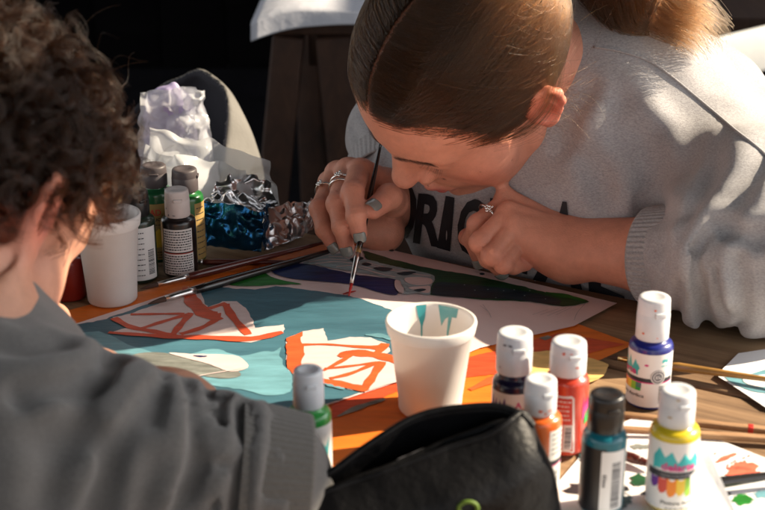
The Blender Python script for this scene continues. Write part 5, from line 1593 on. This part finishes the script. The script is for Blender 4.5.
g.post.append(foldsb)
BF = [([(112, 362), (107, 383), (66, 388), (20, 400)], .0070, .007), ([(148, 395), (134, 422), (116, 446), (106, 471), (95, 512)], .0075, .0075), ([(95, 395), (76, 418), (58, 450), (50, 490)], .0050, .010),
      ([(187, 388), (190, 422), (192, 450), (186, 490)], .0060, .0055), ([(206, 396), (212, 420), (220, 440)], .0055, .0045), ([(176, 508), (197, 478), (214, 458)], .0060, .0055), ([(226, 404), (234, 436), (227, 471), (214, 502)], .0060, .0050),
      ([(243, 412), (252, 443), (245, 478), (236, 508)], .0060, .0045), ([(260, 420), (268, 450), (262, 490)], .0050, .0042), ([(30, 430), (60, 440), (90, 436)], .0040, .009), ([(160, 384), (166, 402), (162, 424)], .0045, .0060), ([(0, 345), (30, 350), (60, 345)], .0040, .008), ([(278, 432), (286, 456), (280, 492)], .0045, .0040)]
BLO, BHI = np.array([lo[0] - .02, lo[1] - .05, .40]), hi + np.array([.02, .02, 0])
BF = [(a_, d_ * 1.15, w_ * 1.1) for a_, d_, w_ in BF]
g.post.append(crease(trace(BF, coarse_bvh(g, BLO, BHI))))
g.post.append(lambda p, d: np.maximum(d, np.where(p @ NV > EDGE - .99, TZ + .004 - p[..., 2], -1)))
V, F = g.mesh(.0032, np.array([lo[0] - .02, lo[1] - .05, .40]), hi + np.array([.02, .02, 0]), smooth=2)
M_swt = fleece('charcoal_sweater', (0.080, 0.075, 0.073), (0.135, 0.127, 0.122), .0004)
swt = link_np('sweater', V, F, M_swt, boy)
M_rib2 = fleece('sweater_rib', (0.075, 0.068, 0.062), (0.12, 0.11, 0.10), .0003)
ribbed(SRb + (EB - SRb) * .90 + np.array([0, 0, -.004]), SRb + (EB - SRb) * 1.17 + np.array([0, 0, -.006]), .0500, .0430, (0, 0, 1), 1.0, 64, 'cuff', swt, .0003, M_rib2)
ribbed(NBb + (bw(0, -.03, -.05) - NBb) * .36, NBb + (bw(0, -.03, -.05) - NBb) * .62, .060, .0545, (1, 0, 0), 1.0, 60, 'neckband', swt, .0008, M_swt)
bb2 = BVHTree.FromPolygons(V.tolist(), F.tolist())
for px in ((122, 402), (140, 401.5)):
    h = on_shirt(*px, off=.0001, bvh=bb2)
    if h is not None: MB().add(*_ball(h, .0008)).build('lint_speck', M_inkg, swt)
# curly hair
BEC, BE3 = np.array([0, -.004, .044]), np.array([.0775, .0970, .0830])
def Hb(q):
    x, y, z = q[..., 0], q[..., 1], q[..., 2]
    front = y - (.028 + 1.3 * np.clip(z - .045, 0, .1))
    ear = .026 - np.sqrt((y + .004) ** 2 + (z + .008) ** 2) - np.where(np.abs(x) > .04, 0, 1)
    low = -z + .024 - np.clip(-y - .012, 0, .09) * 1.12
    return np.maximum(np.maximum(front, low), ear)
bcap, _ = local_cap('hair', None, BR, BC, BSC, BEC, BE3, Hb, mat('curl_under', (0.016, 0.008, 0.005), .9, noise=(200, .6)), boy, grow=.004, h=.0028)
r = np.random.RandomState(21)
curls = []
nl = 0
while nl < 1500:
    u0 = unit(r.normal(size=3)); q0 = BEC + u0 * BE3
    if Hb(q0) > -.004: continue
    nl += 1
    n0 = unit(u0 / BE3)
    up_ = np.array([0, -.25, 1.0]); tg0 = unit(r.normal(size=3) * .8 + np.array([0, .1, -.45]) - n0 * .2)
    top = np.clip((q0[2] - .02) / .08, 0, 1)
    L = r.uniform(.026, .043) + .016 * top
    ax = unit(n0 * (.35 + .35 * r.rand()) + tg0 * 1.0)
    e1 = unit(np.cross(ax, r.normal(size=3))); e2 = np.cross(ax, e1)
    rad0 = r.uniform(.0050, .0110); turns = r.uniform(.7, 1.5); p0 = r.uniform(0, 6.28)
    N = 18; t = np.linspace(0, 1, N)[:, None]
    base = q0 + ax * L * t * (1 - .22 * t) + np.array([0, 0, -.010]) * t ** 2
    a = p0 + turns * 6.283 * t
    helix = (e1 * np.cos(a) + e2 * np.sin(a) - (e1 * math.cos(p0) + e2 * math.sin(p0)) * (1 - t)) * rad0 * np.minimum(1, t * 3)
    for k in range(18):
        off = r.normal(0, .0015, 3); ph = r.normal(0, .07); sc_ = r.uniform(.9, 1.08); fz = r.normal(0, .0010, 3)
        a2 = a + ph
        hx = (e1 * np.cos(a2) + e2 * np.sin(a2) - (e1 * math.cos(p0) + e2 * math.sin(p0)) * (1 - t)) * rad0 * sc_ * np.minimum(1, t * 3)
        q = base + hx + off * (.4 + .8 * t) + fz * t ** 2
        curls.append(BC + BSC * (q @ BR.T))
for i in range(260):                                     # frizz standing off the outline
    c = curls[r.randint(len(curls))]; k = r.randint(4, 9); sgm = c[k:]
    d = r.normal(0, .010, 3) + unit(c[-1] - BC) * .009
    curls.append(sgm + d * np.linspace(0, 1, len(sgm))[:, None] ** 1.4)
hair_obj('curls', curls, np.random.RandomState(4).uniform(.00010, .00019, len(curls)), hair_mat('curly_brown_hair', (0.0085, 0.0029, 0.0010), .28, .30, .45, 1.38), bcap, .5)
# trousers, shoes and a stool
g = SDF(); f2 = unit(bf * np.array([1, 1, 0])); s2 = np.array([f2[1], -f2[0], 0])
g.ecap(HB, HB + np.array([0, 0, .04]), .14, .13, .8, f2, .04)
for q in (-1, 1):
    h0 = HB + s2 * q * .08 + np.array([0, 0, -.01]); kn = h0 + f2 * .34 + np.array([0, 0, -.02]); an = kn + np.array([0, 0, -.42])
    g.chain([(h0, .075), (kn, .055)], .03); g.chain([(kn, .055), (an, .042)], .02)
V, F = g.mesh(.008, HB - np.array([.35, .35, .56]), HB + np.array([.55, .6, .25])); link_np('trousers', V, F, M_jean, boy)
for q in (-1, 1):
    an = HB + s2 * q * .08 + f2 * .34; an[2] = .045
    g = SDF(); g.ecap(an - f2 * .04, an + f2 * .13, .042, .036, .9, (0, 0, 1), .02); g.cap(an, .045, an + np.array([0, 0, .06]), .043, .02)
    g.post.append(lambda p, d: np.maximum(d, .004 - p[..., 2]))
    V, F = g.mesh(.006, an - np.array([.2, .2, .06]), an + np.array([.2, .25, .14])); link_np('shoe', V, F, M_shoe, boy)
# ================================================================== BLACK CASE, FOIL, PLASTIC, CLOTH BAG
M_leather = mat('black_leather', (0.005, 0.005, 0.006), .46, bump=(140, .0009), noise=(60, .3), spec=.16)
M_lining = mat('case_lining', (0.010, 0.010, 0.012), .9)
back = [(296, 500, .030), (311, 487, .038), (353, 457, .052), (390, 432, .063), (426, 415, .070), (470, 408.5, .074), (500, 408, .075), (520, 414, .073)]
front = [(298, 501, .030), (322, 494, .036), (360, 481, .042), (404, 465, .050), (450, 449, .058), (485, 438, .064), (508, 424, .071), (522, 415, .073)]
secs = []
for i, (b_, f_) in enumerate(zip(back, front)):
    rb, rf = T(*b_), T(*f_)
    hb_, hf = b_[2], f_[2]; k = math.sin(math.pi * (i + .5) / 8) ** .5
    ob, of = np.array([0, .010 * k, 0]), np.array([0, -.020 * k - .004, 0])
    ex = np.array([.012 * max(0, i - 5), 0, 0]) + np.array([-.006 * max(0, 1 - i), 0, 0])
    mid = (rb + rf) / 2
    secs.append([rb, rb + ob * 1.1 + ex * .6 + np.array([0, 0, -hb_ * .45]), rb + ob * .8 + ex + np.array([0, 0, -hb_ + .004]), mid + ex + np.array([0, -.01 * k, -mid[2] + TZ + .0028]),
                 rf + of * .9 + ex + np.array([0, 0, -hf + .004]), rf + of * 1.15 + ex * .7 + np.array([0, 0, -hf * .45]), rf + of * .35 + ex * .2 + np.array([0, 0, -hf * .10]), rf])
e0 = secs[0]; c_ = np.mean(e0, 0); secs.insert(0, [c_ * .75 + q * .25 + np.array([-.007, 0, 0]) for q in e0])
e1 = secs[-1]; c_ = T(552, 470, .030); secs.append([q * .25 + c_ * .75 if j not in (0, 7) else q * .5 + T(545, 440, .058) * .5 for j, q in enumerate(e1)])
S_ = np.array(secs)
def dense(S_, n):
    out = []
    for j in range(S_.shape[1]): out.append(catmull([S_[i, j] for i in range(len(S_))], n, False))
    out = np.array(out).transpose(1, 0, 2)
    o2 = []
    for row in out: o2.append(catmull(list(row), 5, False))
    return np.array(o2)
D = dense(S_, 9)
nr, nc = D.shape[:2]
for i in range(nr):
    for j in range(nc):
        t = j / (nc - 1)
        wr = (.0018 * vnoise(D[i, j][None], 45)[0] + .0014 * math.sin(i * 1.1 + 7 * vnoise(D[i, j][None], 14)[0]) * max(0, vnoise(D[i, j][None] + 5, 22)[0] + .35) * math.sin(math.pi * t) * (.5 + .5 * (t > .55)))
        D[i, j] += np.array([0, -1 if t > .5 else 1, .15]) * wr
        D[i, j][2] = max(D[i, j][2], TZ + .0025)
bc0 = D.reshape(-1, 3).mean(0); bc0[2] = TZ
case = thing('case', tuple(bc0), 'open black leather case with wrinkled sides standing at the front edge among the bottles', 'case')
o = MB().add(D.reshape(-1, 3), [(i * nc + j, i * nc + j + 1, (i + 1) * nc + j + 1, (i + 1) * nc + j) for i in range(nr - 1) for j in range(nc - 1)]).build('leather_body', [M_leather, M_lining], case)
so_ = o.modifiers.new('t', 'SOLIDIFY'); so_.thickness = .0026; so_.offset = 0
MB().tube([D[i, 0] + np.array([0, 0, .0006]) for i in range(nr)], .0024, 8).build('back_piping', M_leather, case)
MB().tube([D[i, -1] + np.array([0, 0, .0006]) for i in range(nr)], .0024, 8).build('front_piping', M_leather, case)
m = MB(); zt_ = mat('zip_metal', (0.30, 0.30, 0.32), .35, metal=1.0)
for i in range(2, nr - 3):
    a, b_ = D[i, -1], D[i + 1, -1]
    for q in (0, .33, .66): m.box(a + (b_ - a) * q + np.array([0, .0030, -.0012]), (.0011, .0022, .0012))
m.build('zip', zt_, case)
# inner divider flap and a pale slip inside
def flap(u, v):
    i = min(nr - 1, int(8 + u * (nr - 22))); a, b_ = D[i, 0], D[i, -1]
    return a * .45 + b_ * .55 + np.array([0, 0, -.004 - v * .030 + .003 * math.sin(u * 9)])
o = MB().grid(flap, 40, 8).build('inner_flap', M_leather, case); so_ = o.modifiers.new('t', 'SOLIDIFY'); so_.thickness = .0018
m = MB()
for (u0, u1, of, h_) in ((.18, .40, .72, .012), (.46, .66, .68, .013)):
    def pc(u, v, u0=u0, u1=u1, of=of, h_=h_):
        i = min(nr - 1, int(8 + (u0 + (u1 - u0) * u) * (nr - 22))); a, b_ = D[i, 0], D[i, -1]
        return a * (1 - of) + b_ * of + np.array([0, .006 * v, -.006 - h_ * (1 - v)])
    m.grid(pc, 16, 6)
o = m.build('inner_pocket', mat('grey_mesh', (0.14, 0.14, 0.16), .5), case); so_ = o.modifiers.new('t', 'SOLIDIFY'); so_.thickness = .0008
q = np.array([D[i, int(nc * .74)] for i in range(nr)]); ci = min(range(nr), key=lambda i: abs(proj(q[i])[0] - 468))
col = min(range(int(nc * .55), nc), key=lambda j: abs(proj(D[ci, j])[1] - 509)); cg = D[ci, col] + np.array([0, -.0032, 0])
MB().tube([cg + np.array([math.cos(a) * .0058, -.0004, math.sin(a) * .0050]) for a in np.linspace(0, 6.2832, 31)], .0013, 8, cap=False).build('green_emblem', mat('lime_green', (0.09, 0.16, 0.012), .6), case)

# crumpled sheets
def crumple(p, sc, amp):
    p = np.asarray(p)[None]
    return amp * (1.2 * abs(vnoise(p, sc)[0]) + .7 * abs(vnoise(p + 7.3, sc * 2.1)[0]) + .4 * vnoise(p + 3.1, sc * 4.3)[0] - .6)
def sheet4(mb, c00, c10, c11, c01, nu, nv, sc, amp, bulge=0.0, nrm=None, m=0, zmin=None):
    c00, c10, c11, c01 = map(np.asarray, (c00, c10, c11, c01))
    n_ = unit(np.cross(c10 - c00, c01 - c00)) if nrm is None else unit(nrm)
    def f(u, v):
        p = (c00 * (1 - u) + c10 * u) * (1 - v) + (c01 * (1 - u) + c11 * u) * v
        e = p + n_ * (bulge * math.sin(math.pi * u) * math.sin(math.pi * v) + crumple(p, sc, amp)) + np.array([crumple(p + 1.7, sc, amp * .5), 0, crumple(p + 4.7, sc, amp * .6)])
        if zmin is not None: e[2] = max(e[2], zmin)
        return e
    return mb.grid(f, nu, nv, m)
M_blue = mat('blue_foil', (0.015, 0.11, 0.26), .22, metal=.85, bump=(90, .0012), noise=(40, .5))
M_foil = mat('silver_foil', (0.80, 0.79, 0.80), .30, metal=1.0, bump=(70, .0012))
sb = thing('snack_bag', tuple(T(235, 247, .002)), 'torn blue foil snack bag with silver lining, on the table beside the dark bottles', 'snack bag')
zf_ = TZ + .002
m = MB()
A, B_ = T(206, 246, .003), T(263, 252, .003)
sheet4(m, A, B_, B_ + np.array([.002, .006, .040]), A + np.array([-.002, .010, .044]), 44, 34, 34, .0065, .006, (0.2, -1, .2), zmin=zf_)
C_ = T(268, 236, .003)
sheet4(m, B_, C_, C_ + np.array([0, .004, .034]), B_ + np.array([.002, .006, .040]), 20, 24, 70, .003, .002, (1, -.3, 0), zmin=zf_)
o = m.build('blue_foil_front', M_blue, sb)
m = MB()
a2, b2 = A + np.array([-.002, .010, .042]), B_ + np.array([.002, .006, .038])
sheet4(m, a2, b2, b2 + np.array([.008, .052, -.010]), a2 + np.array([.002, .050, -.008]), 44, 30, 45, .007, .004, (0, 0, 1))
sheet4(m, a2 + np.array([0, .052, -.014]), b2 + np.array([.010, .054, -.016]), b2 + np.array([.0, .075, .004]), a2 + np.array([.02, .070, .006]), 40, 26, 40, .007, .0, (0, -1, 0))
sheet4(m, a2 + np.array([-.002, .040, -.012]), a2 + np.array([.052, .050, -.012]), a2 + np.array([.045, .062, .006]), a2 + np.array([.01, .05, .004]), 36, 26, 40, .007, .0, (0, -1, .2))
o = m.build('silver_lining', M_foil, sb)
m = MB()
sheet4(m, T(262, 252, .002), T(300, 238, .002), T(322, 196, .030), T(262, 206, .034), 48, 40, 55, .007, -.006, (0, -.3, 1), zmin=zf_)
sheet4(m, T(300, 238, .002), T(322, 222, .004), T(330, 190, .034), T(310, 200, .030), 26, 30, 60, .006, .0, (0, -.3, 1), zmin=zf_)
m.build('torn_silver_flap', M_foil, sb)
# clear plastic bag
M_plas = bpy.data.materials.new('clear_plastic'); M_plas.use_nodes = True
n, l = M_plas.node_tree.nodes, M_plas.node_tree.links
pb_ = n['Principled BSDF']; pb_.inputs['Base Color'].default_value = (.75, .77, .80, 1); pb_.inputs['Roughness'].default_value = .14
trn = n.new('ShaderNodeBsdfTransparent'); tlu = n.new('ShaderNodeBsdfTranslucent'); tlu.inputs['Color'].default_value = (.8, .82, .85, 1)
m1 = n.new('ShaderNodeMixShader'); m1.inputs[0].default_value = .45; m2 = n.new('ShaderNodeMixShader'); m2.inputs[0].default_value = .28
l.new(pb_.outputs[0], m1.inputs[1]); l.new(tlu.outputs[0], m1.inputs[2]); l.new(m1.outputs[0], m2.inputs[1]); l.new(trn.outputs[0], m2.inputs[2]); l.new(m2.outputs[0], n['Material Output'].inputs['Surface'])
m = MB()
p0, p1 = T(150, 226, .003), T(266, 224, .003)
sheet4(m, p0, p1, p1 + np.array([-.018, .020, .056]), p0 + np.array([-.005, .01, .082]), 60, 46, 15, .020, .014, (.1, -1, .25), zmin=zf_)
sheet4(m, p0 + np.array([0, .035, 0]), p1 + np.array([.012, .030, 0]), p1 + np.array([.0, .050, .058]), p0 + np.array([0, .04, .090]), 60, 46, 15, .020, -.01, (.1, -1, .25), zmin=zf_)
o = m.build('plastic_bag', M_plas); tag(o, 'crumpled clear plastic bag glinting in the sun behind the green bottles', 'plastic bag')
# cloth bag on the bench
cb = P(150, 172, 1.74); cb[2] = .655
M_canvas = mat('pale_canvas', (0.15, 0.142, 0.13), .9, bump=(300, .0006), noise=(12, .15))
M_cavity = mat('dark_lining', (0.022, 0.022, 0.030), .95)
E3c = np.array([.142, .135, .205])
s = SDF(); s.ell(cb, E3c, None, .01); 
def shell(p, d):
    q = p - cb
    ang = np.arctan2(q[..., 1], q[..., 0])
    d = d - .002 * np.sin(ang * 7 + q[..., 2] * 12) * np.clip((q[..., 2] + .05) / .1, 0, 1) - .009 * vnoise(p, 11) - .003 * vnoise(p, 30)
    inner = np.abs(d + .0045) - .0045
    op = (q @ unit(np.array([-.66, -.50, .56]))) - .022
    return np.maximum(np.maximum(inner, op), .4525 - p[..., 2])
s.post.append(shell)
V, F = s.mesh(.0034, cb - E3c - .03, cb + E3c + .03, N=16, smooth=1)
fc = V[F].mean(1); nn = np.cross(V[F[:, 1]] - V[F[:, 0]], V[F[:, 2]] - V[F[:, 0]])
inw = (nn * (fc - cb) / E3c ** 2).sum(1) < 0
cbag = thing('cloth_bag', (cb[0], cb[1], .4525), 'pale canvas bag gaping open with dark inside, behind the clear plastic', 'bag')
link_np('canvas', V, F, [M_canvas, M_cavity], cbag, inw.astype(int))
# lilac packet standing in its mouth
M_lil = mat('lilac_wrap', (0.50, 0.44, 0.66), .3, bump=(60, .001), transl=.25)
lp = P(170, 124, 1.585)
s = SDF(); s.ecap(lp + np.array([0, 0, -.06]), lp + np.array([0, 0, .018]), .030, .026, .55, (0, 1, 0), .01)
s.post.append(lambda p, d: d - .0022 * np.abs(vnoise(p, 60)) - .0015 * vnoise(p, 120))
V, F = s.mesh(.0022, lp - np.array([.06, .05, .13]), lp + np.array([.06, .05, .08]), smooth=1)
pk = thing('packet', tuple(lp + np.array([0, 0, -.09])), 'lilac packet in clear wrapping standing up behind the plastic bag', 'packet')
link_np('wrapped_block', V, F, M_lil, pk)
m = MB()
sheet4(m, lp + np.array([-.036, -.018, -.07]), lp + np.array([.040, -.022, -.07]), lp + np.array([.030, -.010, .046]), lp + np.array([-.030, -.008, .043]), 44, 50, 26, .010, .010, (0, -1, 0))
sheet4(m, lp + np.array([.012, -.022, -.06]), lp + np.array([.050, -.010, -.07]), lp + np.array([.040, .0, .040]), lp + np.array([.016, -.012, .046]), 26, 50, 30, .012, .006, (.5, -1, 0))
m.build('clear_wrapper', M_plas, pk)
